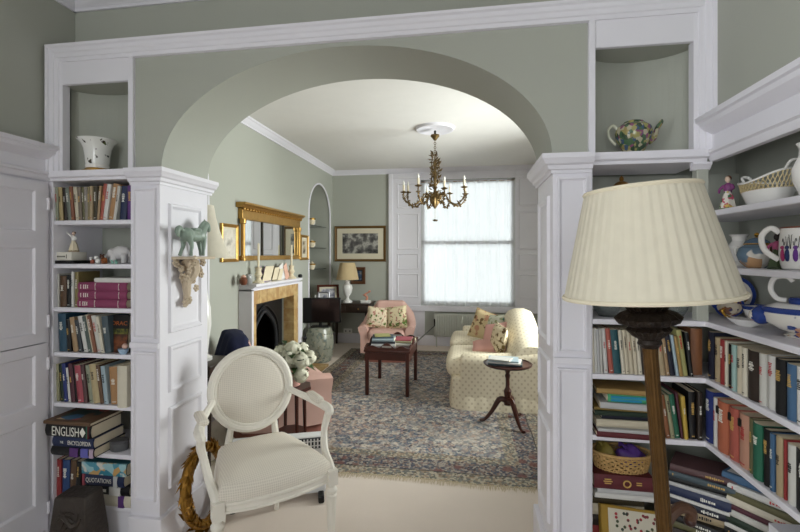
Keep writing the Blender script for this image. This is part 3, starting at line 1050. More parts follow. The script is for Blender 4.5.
z = SHELF[2]
MAG = (INK_W, [(.12, .135, .5), (.16, .175, .5), (.2, .215, .4), (.36, .366, .8), (.84, .846, .8), (.06, .07, .5)])
for i, w in enumerate(('lowest', 'middle', 'topmost')):
    x0 = pos_arch(78.2)
    flat('magenta', 0.0405, 0.27, 0.17, x0 + 0.002 * (i % 2), YF + 0.006 + 0.002 * i, z, '%s of three magenta cloth volumes stacked flat' % w, 'magenta volumes', bands=MAG)
    z += 0.0414
flat('white', 0.022, 0.2, 0.14, pos_arch(94), YF + 0.014, z, 'thin white book lying on the magenta volumes', G1)


def spine_text(o, text, x, w, hgt, t, m, name='lettering'):
    """lettering along the spine of a flat book: local z of the book runs along the shelf"""
    # book local: z along length, x downward thickness; readable from the front (-y)
    M = Matrix(((0, -1, 0, t / 2 + hgt / 2), (0, 0, -1, -0.0008), (1, 0, 0, x), (0, 0, 0, 1)))
    return lettering(text, w, hgt, m, o, M, name)


# face-out book with lettering on the D shelf
fo = thing('book', 'face-out book with orange lettering on its dark cover, behind blue cup', 'book', group=G1)
fx0, fx1 = P(110.5, Y=YF + 0.05).x, P(129.2, Y=YF + 0.05).x
fo.matrix_world = Matrix.Translation((fx0, YF + 0.035, SHELF[3])) @ Matrix.Rotation(-0.12, 4, 'X')
fw = fx1 - fx0 - 0.004
MB().box(0, fw, 0, 0.004, 0.001, 0.185).box(0, fw, 0.02, 0.024, 0.001, 0.185).build('cover', bm_('black'), fo, smooth=0)
MB().box(0.002, fw - 0.002, 0.004, 0.02, 0.003, 0.182).build('pages', PAGES, fo, smooth=0)
MB().box(0, fw, -0.0008, 0, 0.001, 0.092).build('cover_picture', mat('print_amber', (120, 66, 36), 0.5, c2=(60, 34, 24), scale=30), fo, smooth=0)
MB().box(0, fw, -0.0007, 0, 0.092, 0.118).build('cover_picture', mat('print_meadow', (110, 110, 40), 0.5, c2=(26, 36, 20), scale=50), fo, smooth=0)
MF = Matrix(((1, 0, 0, 0.008), (0, 0, -1, -0.0012), (0, 1, 0, 0.135), (0, 0, 0, 1)))
lettering('DRAC', fw - 0.016, 0.02, mat('ink_orange', (170, 90, 40), 0.6), fo, MF)

# encyclopedias (F shelf), standing proud of the shelf
z = SHELF[5]
ex = P(52.5, Y=YF - 0.04).x
e3 = flat('black', 0.042, 0.235, 0.2, ex, YF - 0.05, z, 'black book with purple spine panel under the navy encyclopedia', G1, bands=None)
MB().box(-0.0, 0.042, -0.0008, 0.006, 0.105, 0.15).build('spine_panel', bm_('purple'), e3, smooth=0)
MB().box(-0.0, 0.042, -0.0008, 0.006, 0.165, 0.205).build('spine_panel', mat('cover_periwinkle', (96, 96, 170), 0.5), e3, smooth=0)
MB().box(-0.0, 0.042, -0.0008, 0.006, 0.212, 0.232).build('spine_panel', bm_('lilac'), e3, smooth=0)
z += 0.043
e2 = flat('navy', 0.048, 0.225, 0.19, ex + 0.008, YF - 0.05, z, 'navy encyclopedia with white title in the flat stack', G1)
spine_text(e2, 'ENCYCLOPEDIA', 0.088, 0.125, 0.02, 0.048, INK_W)
spine_text(e2, 'THE', 0.045, 0.018, 0.011, 0.048, INK_W)
z += 0.049
e1 = flat('black', 0.06, 0.25, 0.19, ex - 0.026, YF - 0.055, z, 'thick black book lettered ENGLISH above the navy encyclopedia', G1)
spine_text(e1, 'ENGLISH', 0.04, 0.148, 0.044, 0.06, INK_W)
dm = MB().add([(0.03, -0.0012, 0.192), (0.006, -0.0012, 0.208), (0.03, -0.0012, 0.224), (0.054, -0.0012, 0.208)], [(0, 1, 2, 3)])
dm.build('diamond_mark', INK_W, e1, smooth=0)
MB().box(0.0, 0.06, -0.0006, 0.008, 0.226, 0.232).build('spine_stripe', bm_('green'), e1, smooth=0)
MB().box(0.0, 0.06, -0.0006, 0.008, 0.233, 0.24).build('spine_stripe', bm_('dark red'), e1, smooth=0)
z += 0.061
e0 = flat('brown', 0.016, 0.255, 0.21, ex - 0.03, YF - 0.06, z, 'thin brown book with pictures on its cover, topmost of the encyclopedias', G1)
e0c = MB().box(-0.0006, 0.0, 0.03, 0.18, 0.04, 0.2).build('cover_picture', m_patch('print_collage', (96, 70, 46), [(60, 100, 130), (150, 60, 50), (190, 170, 130), (40, 60, 50)], 14, 0.4, 0.5), e0, smooth=0)
# bottom shelf flat stack
z = SHELF[6]
sx = pos_arch(88)
b4 = flat('ivory', 0.055, 0.235, 0.15, pos_arch(89.5), YF + 0.0, z, 'cream book with purple spine end, lowest of the dictionaries', G1)
MB().box(0, 0.055, -0.0008, 0.008, 0.17, 0.2).build('spine_panel', bm_('purple'), b4, smooth=0)
z += 0.0555
b3 = flat('black', 0.044, 0.222, 0.15, pos_arch(91), YF - 0.002, z, 'black book with white emblem panel under the dictionary of quotations', G1, bands=(INK_W, [(.12, .15, .3), (.17, .24, .3), (.26, .34, .3), (.36, .44, .3)]))
MB().box(0.002, 0.042, -0.0008, 0.008, 0.115, 0.175).build('spine_panel', bm_('white'), b3, smooth=0)
z += 0.0445
b2 = flat('navy', 0.054, 0.225, 0.15, pos_arch(86.5), YF - 0.01, z, 'navy book of quotations in the stack on the bottom shelf', G1)
spine_text(b2, 'QUOTATIONS', 0.02, 0.14, 0.026, 0.054, INK_W)
MB().box(0, 0.054, -0.0008, 0.008, 0.17, 0.19).build('spine_panel', bm_('pale grey'), b2, smooth=0)
MB().box(0, 0.054, -0.0008, 0.008, 0.0, 0.012).build('spine_panel', bm_('rose red'), b2, smooth=0)
z += 0.0545
b1 = flat('teal', 0.058, 0.245, 0.16, pos_arch(85), YF - 0.006, z, 'book with blue and white painted spine on top of the quotations', G1)
MB().box(0, 0.058, -0.0008, 0.009, 0.002, 0.243).build('spine_print', m_patch('print_seascape', (208, 206, 196), [(40, 120, 140), (70, 140, 160), (150, 190, 196), (190, 150, 90)], 26, 0.42, 0.5), b1, smooth=0)

# right: shelf D behind the lamp
rowRD = [(593, 595.4, .182, 2, 'ivory'), (595.4, 598, .182, 2, 'white'), (598, 600.6, .18, 2, 'pale grey'), (600.8, 603.2, .18, 2, 'off white'), (604.4, 608.8, .182, 4, 'white'), (609.2, 614, .182, 5, 'coral red'), (614.2, 622, .178, 5, 'teal'),
         (622.4, 626.2, .178, 5, 'ivory'), (626.4, 630.4, .178, 5, 'cream'), (630.6, 634.8, .178, 5, 'cream'), (635, 638.8, .178, 5, 'cream'), (639, 643, .178, 5, 'ivory'), (643.4, 648.5, .175, 6, 'dark brown'), (649, 654, .16, 6, 'black'),
         (657, 660.6, .16, 6, 'moss beige'), (661, 666.6, .168, 7, 'sand'), (667, 670.6, .165, 7, 'tan'), (671, 676.6, .166, 8, 'dark navy'), (676.8, 679.8, .164, 8, 'light blue'), (680, 683.6, .16, 8, 'ochre'), (684, 689.4, .184, 8, 'yellow green'), (690, 694, .176, 6, 'black')]
shelf_row(rowRD, fr_arch, SHELF[3], 'row behind the floor lamp', G2, pos_arch)
book('orange brown', 0.043, 0.186, 0.12, Matrix.Translation((pos_arch(695.4), YSP + 0.03, SHELF[3] + 0.0005)), 'broad orange brown book in the corner of the shelves', G2)
rowSD = [(706.5, 711.6, .182, 0, 'dark navy'), (712.4, 717.4, .168, 0, 'sand'), (717.8, 722.8, .166, 0, 'bright red'), (723, 725.6, .166, 0, 'ivory'), (725.8, 730.6, .16, 0, 'black'), (730.8, 735, .164, 0, 'pale teal'), (735.2, 740.6, .166, 0, 'cream'),
         (740.8, 745.4, .165, 0, 'ivory'), (745.8, 757, .165, 0, 'dark brown'), (757.6, 764, .166, 0, 'off white'), (764.2, 773, .168, 0, 'white'), (773.6, 784, .168, 0, 'black'), (785, 795, .164, 0, 'steel blue'), (795.4, 804, .166, 0, 'white'), (805, 820, .166, 0, 'navy')]
shelf_row(rowSD, fr_side, SHELF[3], 'side-wall shelf under the china', G3, pos_side)
rowSE = [(704.5, 712, .2, 0, 'royal blue'), (712.4, 716, .185, 0, 'white'), (716.4, 726.6, .188, 0, 'orange'), (727, 736, .186, 0, 'coral red'), (736.4, 746.6, .184, 0, 'peach'), (747, 751, .184, 0, 'olive'), (751.4, 761, .182, 0, 'green'),
         (761.4, 768.8, .18, 0, 'black'), (769.2, 773.8, .178, 0, 'steel blue'), (774.2, 781, .18, 0, 'sand'), (781.4, 784.2, .178, 0, 'bright red'), (784.6, 793, .176, 0, 'off white'), (793.6, 812, .178, 0, 'black')]
shelf_row(rowSE, fr_side, SHELF[4], 'lowest side-wall shelf', G3, pos_side)
for o in list(bpy.data.objects):
    if o.get('label', '').startswith(('orange book between white', 'coral red book between orange', 'peach book between coral')):
        MB().box(0.004, 0.024, -0.0008, 0.008, 0.135, 0.162).build('spine_label', bm_('black'), o, smooth=0)
rowRE = [(661, 666, .16, 8, 'yellow green'), (666.5, 671, .172, 8, 'orange brown'), (671.3, 675.4, .172, 8, 'moss beige'), (675.8, 681.6, .175, 8, 'green'), (682, 684.6, .185, 7, 'maroon'), (685, 689, .17, 5, 'yellow'), (690.4, 697.6, .188, 1, 'black'), (698, 703, .19, 0, 'dark brown')]
shelf_row(rowRE, fr_arch, SHELF[4], 'under the lamp row', G2, pos_arch)
# E shelf flat stack
z = SHELF[4]
xs = pos_arch(595)
stk = [('dark red', .022, .235, .16, 'dark red hardback, lowest of the pile behind the lamp pole', -0.03), ('pale grey', .012, .225, .15, 'thin grey magazine on a dark red hardback', -0.028), ('cream', .03, .225, .15, 'thick cream paperback on a thin grey magazine', -0.014),
       ('dark navy', .018, .19, .13, 'dark navy paperback lying under a dark green one', -0.005), ('dark green', .018, .21, .14, 'dark green paperback lying on a dark navy one', -0.02), ('mustard', .01, .2, .14, 'thin mustard booklet in the pile behind the lamp pole', -0.01)]
for c, t, L, d, lab, dy in stk:
    flat(c, t, L, d, xs + random.uniform(-.006, .012) + (0.03 if L < .2 else 0), YSP + dy, z, lab, G2, yaw=random.uniform(-.05, .03))
    z += t + 0.0006
flat('pale grey', 0.024, .21, .14, xs + 0.015, YSP - 0.022, z, 'crumpled grey magazine under the bright green paperback', G2, yaw=-0.09, soft=True); z += 0.0246
gp = flat('bright green', 0.03, .17, .13, xs + 0.045, YSP - 0.016, z, 'bright green paperback with blue title bars, near top of the pile', G2, yaw=-0.06, soft=True); z += 0.0306
MB().box(0.004, 0.013, -0.0008, 0.004, 0.012, 0.16).box(0.016, 0.025, -0.0008, 0.004, 0.012, 0.125).build('title_bar', mat('ink_cyan', (30, 130, 170), 0.5), gp, smooth=0)
flat('ochre', 0.02, .2, .14, xs + 0.005, YSP - 0.006, z, 'ochre book on top of the bright green paperback', G2, yaw=-0.1)
# bottom compartment behind the lamp: stack carrying the wicker basket
z = SHELF[6]
for c, t, L, d, lab, dy in (('navy', .05, .2, .16, 'navy book, lowest under the flowered album', 0.03), ('bright red', .045, .2, .16, 'bright red book under the flowered album', 0.03), ('dark brown', .045, .2, .16, 'dark brown book under the flowered album', 0.03), ('cream', .045, .2, .16, 'cream book under the flowered album', 0.03), ('dark olive', .042, .2, .16, 'dark olive book under the white magazines', 0.03)):
    flat(c, t, L, d, xs, YSP + dy, z, lab, G2, yaw=random.uniform(-.03, .03)); z += t + .0006
flat('white', .02, .235, .16, xs + 0.0, YSP - 0.0, z, 'white magazine under the pale grey one and the red book', G2, yaw=-.03); z += .0206
flat('pale grey', .018, .225, .155, xs + 0.01, YSP + 0.0, z, 'pale grey magazine under the big red book', G2, yaw=-.02); z += .0186
rb = flat('dark red', .058, .225, .16, xs - 0.004, YSP - 0.004, z, 'big red book with a gold emblem under the wicker basket', G2, yaw=-.02)
em = MB().tube([(0.029 + 0.013 * math.cos(a), -0.001, 0.125 + 0.013 * math.sin(a)) for a in [2 * PI * i / 16 for i in range(16)]], 0.003, 6, closed=True)
em.build('emblem', INK_G, rb)
MB().box(.014, .018, -.0008, .008, .04, .065).box(.022, .026, -.0008, .008, .036, .07).box(.03, .034, -.0008, .008, .04, .065).box(.02, .024, -.0008, .008, .16, .18).box(.028, .032, -.0008, .008, .16, .18).build('spine_print', INK_G, rb, smooth=0, kind='stuff')
z += .0586
ZBASK = z
# flowered album leaning on the stack
al = thing('album', 'cream and gold album with red flowers on its cover, leaning against stacked books', 'book')
al.matrix_world = Matrix.Translation((P(603, Y=YF - .06).x, YF - 0.05, SHELF[6] + 0.012)) @ Matrix.Rotation(math.radians(4), 4, 'Y') @ Matrix.Rotation(math.radians(-22), 4, 'X')
MB().box(0, .25, 0, .004, 0, .205).box(0, .25, .022, .026, 0, .205).box(0, .004, 0, .026, 0, .205).build('cover', mat('album_gold', (150, 118, 36), 0.5, noise=.1), al, smooth=0)
MB().box(.004, .247, .004, .022, .003, .202).build('pages', PAGES, al, smooth=0)
MB().box(.03, .235, -.001, 0, .04, .195).build('cover_panel', bm_('ivory'), al, smooth=0)
fl = MB()
rr = random.Random(5)
for i in range(26):
    x, zz = rr.uniform(.06, .21), rr.uniform(.12, .185)
    fl.lathe([(0.006, -.0006), (0.004, .0006)], 7, (0, 0, 0), Matrix.Translation((x, -.0016, zz)) @ Matrix.Rotation(PI / 2, 4, 'X'))
fl.build('flower_print', m_patch('print_roses', (160, 36, 44), [(160, 36, 44), (60, 70, 40), (120, 30, 40), (50, 60, 50)], 60, .3, .6), al, kind='stuff')
# piles of large flat books filling the corner, and under the side-wall shelves
pileA = [('maroon', .05), ('ivory', .05), ('dark brown', .045), ('olive', .03), ('black', .024), ('sand', .034), ('dark navy', .03), ('white', .012), ('navy', .034), ('pale grey', .014), ('black', .02), ('slate blue', .022), ('plum brown', .026)]
z = SHELF[6]
for i, (c, t) in enumerate(pileA):
    ang = math.radians(-32 + random.uniform(-5, 5))
    M = Matrix.Translation((0.748 + .003 * i, 1.89 - .003 * i, z + t + .0006)) @ Matrix.Rotation(ang, 4, 'Z') @ FLAT
    book(c, t, .21, .145, M, '%s large book, number %s up in the slewed pile behind the lamp pole' % (c, ['one', 'two', 'three', 'four', 'five', 'six', 'seven', 'eight', 'nine', 'ten', 'eleven', 'twelve', 'thirteen'][i]), 'large books lying in the corner', soft=t < .016, bands=title(c, random.Random(i)) if t > .02 else None)
    z += t + .0008
pileB = [('taupe', .05), ('navy', .05), ('dark red', .03), ('blue', .034), ('cream', .028), ('black', .03), ('white', .016), ('dark green', .028), ('off white', .024), ('maroon', .018), ('ivory', .026), ('olive', .022), ('white', .024)]
z = SHELF[6]
for i, (c, t) in enumerate(pileB):
    ang = math.radians(-54 + random.uniform(-4, 4))
    M = Matrix.Translation((0.925 + .001 * i, 1.77 - .001 * i, z + t + .0006)) @ Matrix.Rotation(ang, 4, 'Z') @ FLAT
    book(c, t, .24, .165, M, '%s large book in the pile under the orange volumes, layer %s' % (c, ['one', 'two', 'three', 'four', 'five', 'six', 'seven', 'eight', 'nine', 'ten', 'eleven', 'twelve', 'thirteen'][i]), 'large books lying in the corner', soft=t < .02, bands=title(c, random.Random(i + 40)) if t > .022 else None)
    z += t + .0008
M = Matrix.Translation((0.93, 1.78, z + .03)) @ Matrix.Rotation(math.radians(-50), 4, 'Z') @ FLAT
tb = book('steel blue', .028, .22, .16, M, 'blue-edged book with a pictured cover on top of the corner pile', 'large books lying in the corner')
MB().box(-.0008, 0, .02, .15, .01, .21).build('cover_picture', m_patch('print_portrait', (206, 204, 200), [(60, 50, 44), (120, 90, 70), (180, 180, 190), (40, 60, 110)], 12, .5, .5), tb, smooth=0)
pp = thing('paper_stack', 'loose stack of white paper under the lowest side-wall shelf', 'paper', (1.05, 1.42, SHELF[6]))
pm = MB()
for i in range(8): pm.cbox((random.uniform(-.006, .006), random.uniform(-.006, .006), .145 + .03 * i), (.2, .27, .0295), Matrix.Rotation(random.uniform(-.05, .05), 4, 'Z'))
pm.box(-.1, .1, -.13, .13, 0, .13)
pm.build('sheets', mat('white_paper', (214, 214, 220), .8), pp, smooth=0)

# ------------------------------------------------------------------ rug
RX0, RX1, RY0, RY1 = -1.77, 0.62, 2.78, 6.5
rug = thing('persian_rug', 'worn patterned rug in blue, grey and rose with fringed end', 'rug', ((RX0 + RX1) / 2, (RY0 + RY1) / 2, 0))
hx, hy = (RX1 - RX0) / 2, (RY1 - RY0) / 2
rm = MB()
nx, ny = 40, 60
vs_, fs_ = [], []
for j in range(ny + 1):
    for i in range(nx + 1):
        x, y = -hx + 2 * hx * i / nx, -hy + 2 * hy * j / ny
        e = min(i, nx - i, j, ny - j)
        zz = 0.004 + 0.0012 * math.sin(x * 7 + y * 3) * math.sin(y * 5 - x) + (0.002 * math.exp(-((y + 1.0 + x * .15) / .05) ** 2))
        if e == 0: zz = 0.001
        wob = 0.012 * math.sin(x * 5.1 + 1) if j == 0 else 0
        vs_.append((x, y + wob, zz))
for j in range(ny):
    for i in range(nx):
        a = j * (nx + 1) + i
        fs_.append((a, a + 1, a + nx + 2, a + nx + 1))
rm.add(vs_, fs_)
rm.build('pile', m_rug(hx, hy), rug, smooth=60, recalc=False)
fm = MB()
rr = random.Random(3)
for i in range(420):
    x = -hx + 2 * hx * (i + .5) / 420
    y = -hy + 0.012 * math.sin(x * 5.1 + 1)
    L = rr.uniform(.02, .06); a = rr.uniform(-.012, .012)
    fm.add([(x - .0018, y + .01, .005), (x + .0018, y + .01, .005), (x + a + .0015, y - L, .002), (x + a - .0015, y - L, .002)], [(0, 1, 2, 3)])
fm.build('fringe', mat('rug_fringe', (196, 180, 150), .95), rug, smooth=0, kind='stuff', recalc=False)

# ------------------------------------------------------------------ cream armchair in the archway
WEAVE = m_weave()
ch = thing('armchair', 'cream painted armchair with oval back and woven cream upholstery', 'chair', (-1.01, 2.045, 0), math.radians(42))
ch.scale = (.97, .97, .98)


def outline(fw, bw, f, b, bulge, n=10):
    """seat plan, front at -y: a trapezium with a bowed front and rounded corners"""
    p = []
    for i in range(n + 1):
        t = -1 + 2 * i / n
        p.append((t * fw, -f - bulge * (1 - t * t)))
    for i in range(1, n):
        t = i / n
        p.append((fw + (bw - fw) * t + .012 * math.sin(PI * t), -f + (f + b) * t))
    for i in range(n + 1):
        t = 1 - 2 * i / n
        p.append((t * bw, b + .03 * (1 - t * t)))
    for i in range(1, n):
        t = 1 - i / n
        p.append((-(fw + (bw - fw) * t + .012 * math.sin(PI * t)), -f + (f + b) * t))
    return p


def ring(pl, k, z, zc=0): return [(x * k, y * k, z) for x, y in pl]


pl = outline(.27, .19, .25, .21, .05)
MB().loft([ring(pl, .97, .352), ring(pl, 1.0, .356), ring(pl, 1.0, .364), ring(pl, .985, .368), ring(pl, .985, .385), ring(pl, 1.005, .392), ring(pl, 1.005, .402), ring(pl, .96, .408)]).build('seat_rail', CREAMP, ch, smooth=30)
cl = [ring(pl, .98, .40), ring(pl, .985, .42), ring(pl, .965, .445), ring(pl, .9, .468), ring(pl, .78, .484), ring(pl, .6, .494), ring(pl, .35, .5), ring(pl, .12, .502)]
MB().loft(cl).build('seat', WEAVE, ch, smooth=60)
RK = Matrix.Translation((0, .235, .735)) @ Matrix.Rotation(math.radians(-11), 4, 'X')
orx, orz = .212, .208
ell = [(orx * math.cos(2 * PI * i / 48), 0, orz * math.sin(2 * PI * i / 48)) for i in range(48)]
fr = MB().tube(ell, .022, 10, RK, closed=True)
fr.tube([(x * .91, -.012, z * .91) for x, y, z in ell], .008, 6, RK, closed=True)
fr.tube([(x * 1.07, -.008, z * 1.07) for x, y, z in ell], .007, 6, RK, closed=True)
fr.build('back_frame', CREAMP, ch)
MB().ball((0, 0, 0), (.196, .036, .192), 36, 16, RK).build('back_pad', WEAVE, ch, smooth=60)
for s_ in (-1, 1):
    MB().tube(smooth_path([(s_ * .135, .225, .36), (s_ * .128, .218, .46), (s_ * .118, .208, .545), (s_ * .12, .21, .57)], 4), lerps([.024, .02, .017, .016], 4), 8).build('back_post', CREAMP, ch)
    ap = [(s_ * .205, .23, .70), (s_ * .235, .16, .69), (s_ * .285, .05, .672), (s_ * .315, -.06, .662), (s_ * .318, -.115, .655), (s_ * .312, -.128, .635)]
    MB().tube(smooth_path(ap, 5), lerps([.02, .017, .021, .024, .022, .012], 5), 8).build('arm', CREAMP, ch)
    MB().rbox((s_ * .292, .03, .69), (.05, .16, .03), .014, 2, (0, 0, .006), Matrix.Translation((0, 0, 0))).build('arm_pad', WEAVE, ch)
    sp = [(s_ * .312, -.11, .645), (s_ * .312, -.085, .60), (s_ * .298, -.085, .54), (s_ * .283, -.13, .46), (s_ * .272, -.215, .42), (s_ * .27, -.235, .395)]
    MB().tube(smooth_path(sp, 5), lerps([.02, .02, .018, .019, .022, .024], 5), 8).build('arm_support', CREAMP, ch)
    lg = MB().cbox((s_ * .268, -.245, .375), (.05, .05, .075))
    lg.lathe([(.012, 0), (.015, .012), (.013, .03), (.016, .06), (.026, .27), (.028, .285), (.022, .292), (.03, .302), (.03, .312), (.02, .325), (.02, .335)], 20, (s_ * .268, -.245, 0), mod=lambda a, j: -.10 * (math.cos(a * 10) > 0) if 2 <= j <= 4 else 0)
    lg.build('leg', CREAMP, ch)
    MB().tube([(s_ * .15, .27, 0), (s_ * .146, .25, .1), (s_ * .14, .225, .26), (s_ * .137, .22, .37)], [.014, .017, .023, .026], 10).build('leg', CREAMP, ch)

# ------------------------------------------------------------------ convector heater behind the chair
hp0, hp1 = Vector((-1.36, 2.33, 0)), Vector((-.85, 2.53, 0))
hang = math.atan2(hp1.y - hp0.y, hp1.x - hp0.x)
ht = thing('convector_heater', 'white convector heater with slotted top on black feet behind cream armchair', 'heater', (hp0 + hp1) / 2, hang)
W = (hp1 - hp0).length
HW = mat('heater_white', (222, 222, 222), .4)
MB().rbox((0, 0, .2), (W, .08, .34), .012, 2).build('casing', HW, ht)
MB().box(-W / 2 + .012, W / 2 - .012, -.047, -.0385, .30, .362).build('grille_recess', mat('heater_dark', (36, 40, 48), .5), ht, smooth=0)
sl = MB()
for i in range(26):
    x = -W / 2 + .03 + (W - .06) * i / 25
    sl.box(x - .0045, x + .0045, -.051, -.046, .304, .358)
for zz in (.318, .344): sl.box(-W / 2 + .02, W / 2 - .02, -.052, -.047, zz - .002, zz + .002)
sl.build('grille', HW, ht, smooth=0, kind='stuff')
for s_ in (-1, 1):
    MB().rbox((s_ * (W / 2 - .03), -.01, .022), (.035, .19, .044), .01, 2).build('foot', BLACK, ht)

# ------------------------------------------------------------------ gilded wreath leaning on the reveal
wr = thing('gilded_wreath', 'gilded laurel leaf wreath leaning against the white arch pier', 'wreath', (AX0 + .075, 2.115, 0.005))
WM = Matrix.Translation((0, 0, .225)) @ Matrix.Rotation(math.radians(-7), 4, 'Y')
core = MB().tube([(0, .165 * math.cos(2 * PI * i / 40), .19 * math.sin(2 * PI * i / 40)) for i in range(40)], .025, 8, WM, closed=True)
WG = mat('wreath_gilt', (150, 108, 40), .45, .6, noise=.35, scale=40, bump=.3, bscale=90)
core.build('hoop', WG, wr)
lf = MB()
rr = random.Random(11)
for i in range(230):
    a = 2 * PI * i / 230 + rr.uniform(-.02, .02)
    tv = Vector((0, -math.sin(a) * .165, math.cos(a) * .19)).normalized() * (1 if math.cos(a) * 0 + math.sin(a + PI / 2) * 0 + (1 if -PI / 2 < ((a + PI / 2) % (2 * PI) - PI) < PI / 2 else -1) > 0 else -1)
    c = Vector((0, .165 * math.cos(a), .19 * math.sin(a)))
    nrm = Vector((rr.uniform(-.2, 1), rr.uniform(-.8, .8) * math.cos(a), rr.uniform(-.8, .8))).normalized()
    side = tv.cross(nrm).normalized(); nrm = side.cross(tv)
    L, w = rr.uniform(.045, .07), rr.uniform(.012, .018)
    p0 = c + nrm * .018
    pts = [p0, p0 + tv * L * .45 + side * w + nrm * .006, p0 + tv * L + nrm * .024, p0 + tv * L * .45 - side * w + nrm * .006, p0 + tv * L * .45 + nrm * .014]
    lf.add([WM @ q for q in pts], [(0, 1, 4), (1, 2, 4), (2, 3, 4), (3, 0, 4)])
lf.build('leaves', WG, wr, smooth=0, kind='stuff', recalc=False)

# ------------------------------------------------------------------ carved wall bracket with jade horse
BZ = 1.437
br = thing('wall_bracket', 'carved pale wooden wall bracket with flowers fixed to the arch pier', 'bracket', (AX0, 2.035, BZ))
WOODP = mat('bleached_carving', (196, 180, 158), .75, noise=.2, scale=30, bump=.3, bscale=80)
MB().prism([(0.002, -.105), (.125, -.09), (.13, -.05), (.13, .05), (.125, .09), (0.002, .105)], -.014, 0, axis='z').build('bracket_shelf', WOODP, br, bevel=.004)
cv = MB()
rr = random.Random(4)
for i in range(34):
    t = rr.random() ** 1.3
    z = -.016 - t * .22
    hw = .085 * (1 - t) ** .9 + .012
    y = rr.uniform(-hw, hw)
    dp = .02 + .075 * (1 - t)
    x = rr.uniform(.004, dp)
    r = rr.uniform(.011, .018)
    a0 = rr.uniform(0, 6)
    for k in range(5):
        a = a0 + 2 * PI * k / 5
        cv.ball((x + .004, y + r * .75 * math.cos(a), z - .01 + r * .75 * math.sin(a)), (r * .55, r * .55, r * .5), 6, 4)
    cv.ball((x + .01, y, z - .01), r * .42, 6, 4)
cv.tube(smooth_path([(.03, 0, -.01), (.05, .01, -.07), (.03, -.01, -.13), (.02, .006, -.19), (.012, 0, -.26)], 4), lerps([.04, .036, .024, .018, .008], 4), 8)
cv.build('carving', WOODP, br, kind='stuff')


def remesh(name, mb, m, parent, vox):
    return mb.build(name, m, parent, smooth=180, mods=(('REMESH', {'mode': 'VOXEL', 'voxel_size': vox, 'use_smooth_shade': True}), ('SMOOTH', {'factor': .5, 'iterations': 3})))


hs = thing('horse_figurine', 'green glazed standing horse figurine on carved wall bracket', 'figurine', (AX0 + .066, 2.03, BZ), 0)
hs.scale = (1.15, 1.15, 1.05)
JADE = mat('jade_glaze', (132, 148, 136), .3, noise=.3, scale=22)
hm = MB()
# local: +y is the head end
hm.ball((0, -.005, .1), (.026, .062, .03)).ball((0, -.05, .106), (.029, .034, .034)).ball((0, .04, .106), (.027, .032, .034))
hm.tube(smooth_path([(0, .045, .115), (0, .07, .145), (0, .085, .165)], 4), lerps([.028, .02, .016], 4), 10)
hm.tube(smooth_path([(0, .08, .166), (0, .098, .158), (0, .108, .138), (0, .106, .125)], 4), lerps([.017, .015, .011, .008], 4), 8)
hm.ball((0, .078, .178), (.005, .006, .012), 6, 4).tube([(0, .07, .175), (0, .055, .155), (0, .04, .135)], [.006, .01, .008], 6)
for x, y0, y1, yk in ((-.015, .05, .075, .062), (.015, .048, .045, .05), (-.016, -.055, -.075, -.05), (.016, -.06, -.045, -.04)):
    hm.tube(smooth_path([(x, y0, .1), (x, yk, .055), (x, (y1 + yk) / 2, .03), (x, y1, .004)], 4), lerps([.016, .010, .008, .009], 4), 8)
hm.tube(smooth_path([(0, -.078, .12), (0, -.1, .135), (0, -.112, .115), (0, -.105, .09)], 4), lerps([.008, .012, .012, .005], 4), 8)
hm.rbox((0, 0, .132), (.05, .05, .014), .006, 2)
remesh('horse_body', hm, JADE, hs, .004)

# ------------------------------------------------------------------ carved dark block by the bookcase
bk = thing('carved_block', 'dark carved wooden block with bird relief in front of the bookcase', 'carving', (P(79, Y=1.72).x, 1.72, 0), math.radians(6))
bk.scale = (.84, .9, .93)
DK = mat('dark_carved_wood', (50, 42, 36), .6, noise=.35, scale=25, bump=.5, bscale=45)
MB().loft([[(x * k, y * k2, z) for x, y in ((-.1, -.07), (.1, -.07), (.1, .07), (-.1, .07))] for z, k, k2 in ((0, 1.15, 1.3), (.2, 1.02, 1.15), (.395, .86, .85), (.405, .82, .8))]).build('block', DK, bk, bevel=.006)
rl = MB()
rr = random.Random(9)
def onface(x, z):
    return Vector((x, -(.07 * (1.3 - .45 * z / .4)) - .002, z))
for i in range(9):
    a = smooth_path([onface(rr.uniform(-.08, -.02), rr.uniform(.1, .36)), onface(rr.uniform(-.03, .03), rr.uniform(.1, .37)), onface(rr.uniform(.02, .08), rr.uniform(.1, .36))], 6)
    rl.tube(a, lerps([.004, .012, .004], 6), 6, sq=(1, 1))
rl.tube(smooth_path([onface(-.06, .3), onface(-.02, .32), onface(.03, .28), onface(.07, .31)], 5), lerps([.004, .016, .018, .005], 5), 8)
rl.build('relief', DK, bk, kind='stuff')

# ------------------------------------------------------------------ floor lamp
lp_b = P(663, Y=1.16); lamp_x, lamp_y = 0.546, 1.19
lm = thing('floor_lamp', 'floor lamp with cream pleated shade on reeded bronze column', 'lamp', (lamp_x + .0, lamp_y, 0))
BRZ = mat('bronze_gilt', (92, 66, 34), .4, .7, noise=.4, scale=30, bump=.15, bscale=60)
DBR = mat('dark_bronze', (34, 25, 18), .45, .4, noise=.3, scale=40, bump=.4, bscale=80)
LEAN = Matrix.Rotation(math.radians(-4.2), 4, 'Y')      # the whole standard leans a little
def lean(mb):
    mb.v = [LEAN @ p for p in mb.v]
    return mb
lean(MB().lathe([(.15, 0), (.152, .02), (.13, .035), (.06, .06), (.04, .1), (.03, .13), (.03, .15)], 32)).build('base', DBR, lm)
for k in range(3):
    a = 2 * PI * k / 3 + .5
    lean(MB().tube(smooth_path([(.1 * math.cos(a), .1 * math.sin(a), .03), (.17 * math.cos(a), .17 * math.sin(a), .03), (.18 * math.cos(a), .18 * math.sin(a), .012)], 4), lerps([.025, .018, .012], 4), 8)).build('foot', DBR, lm)
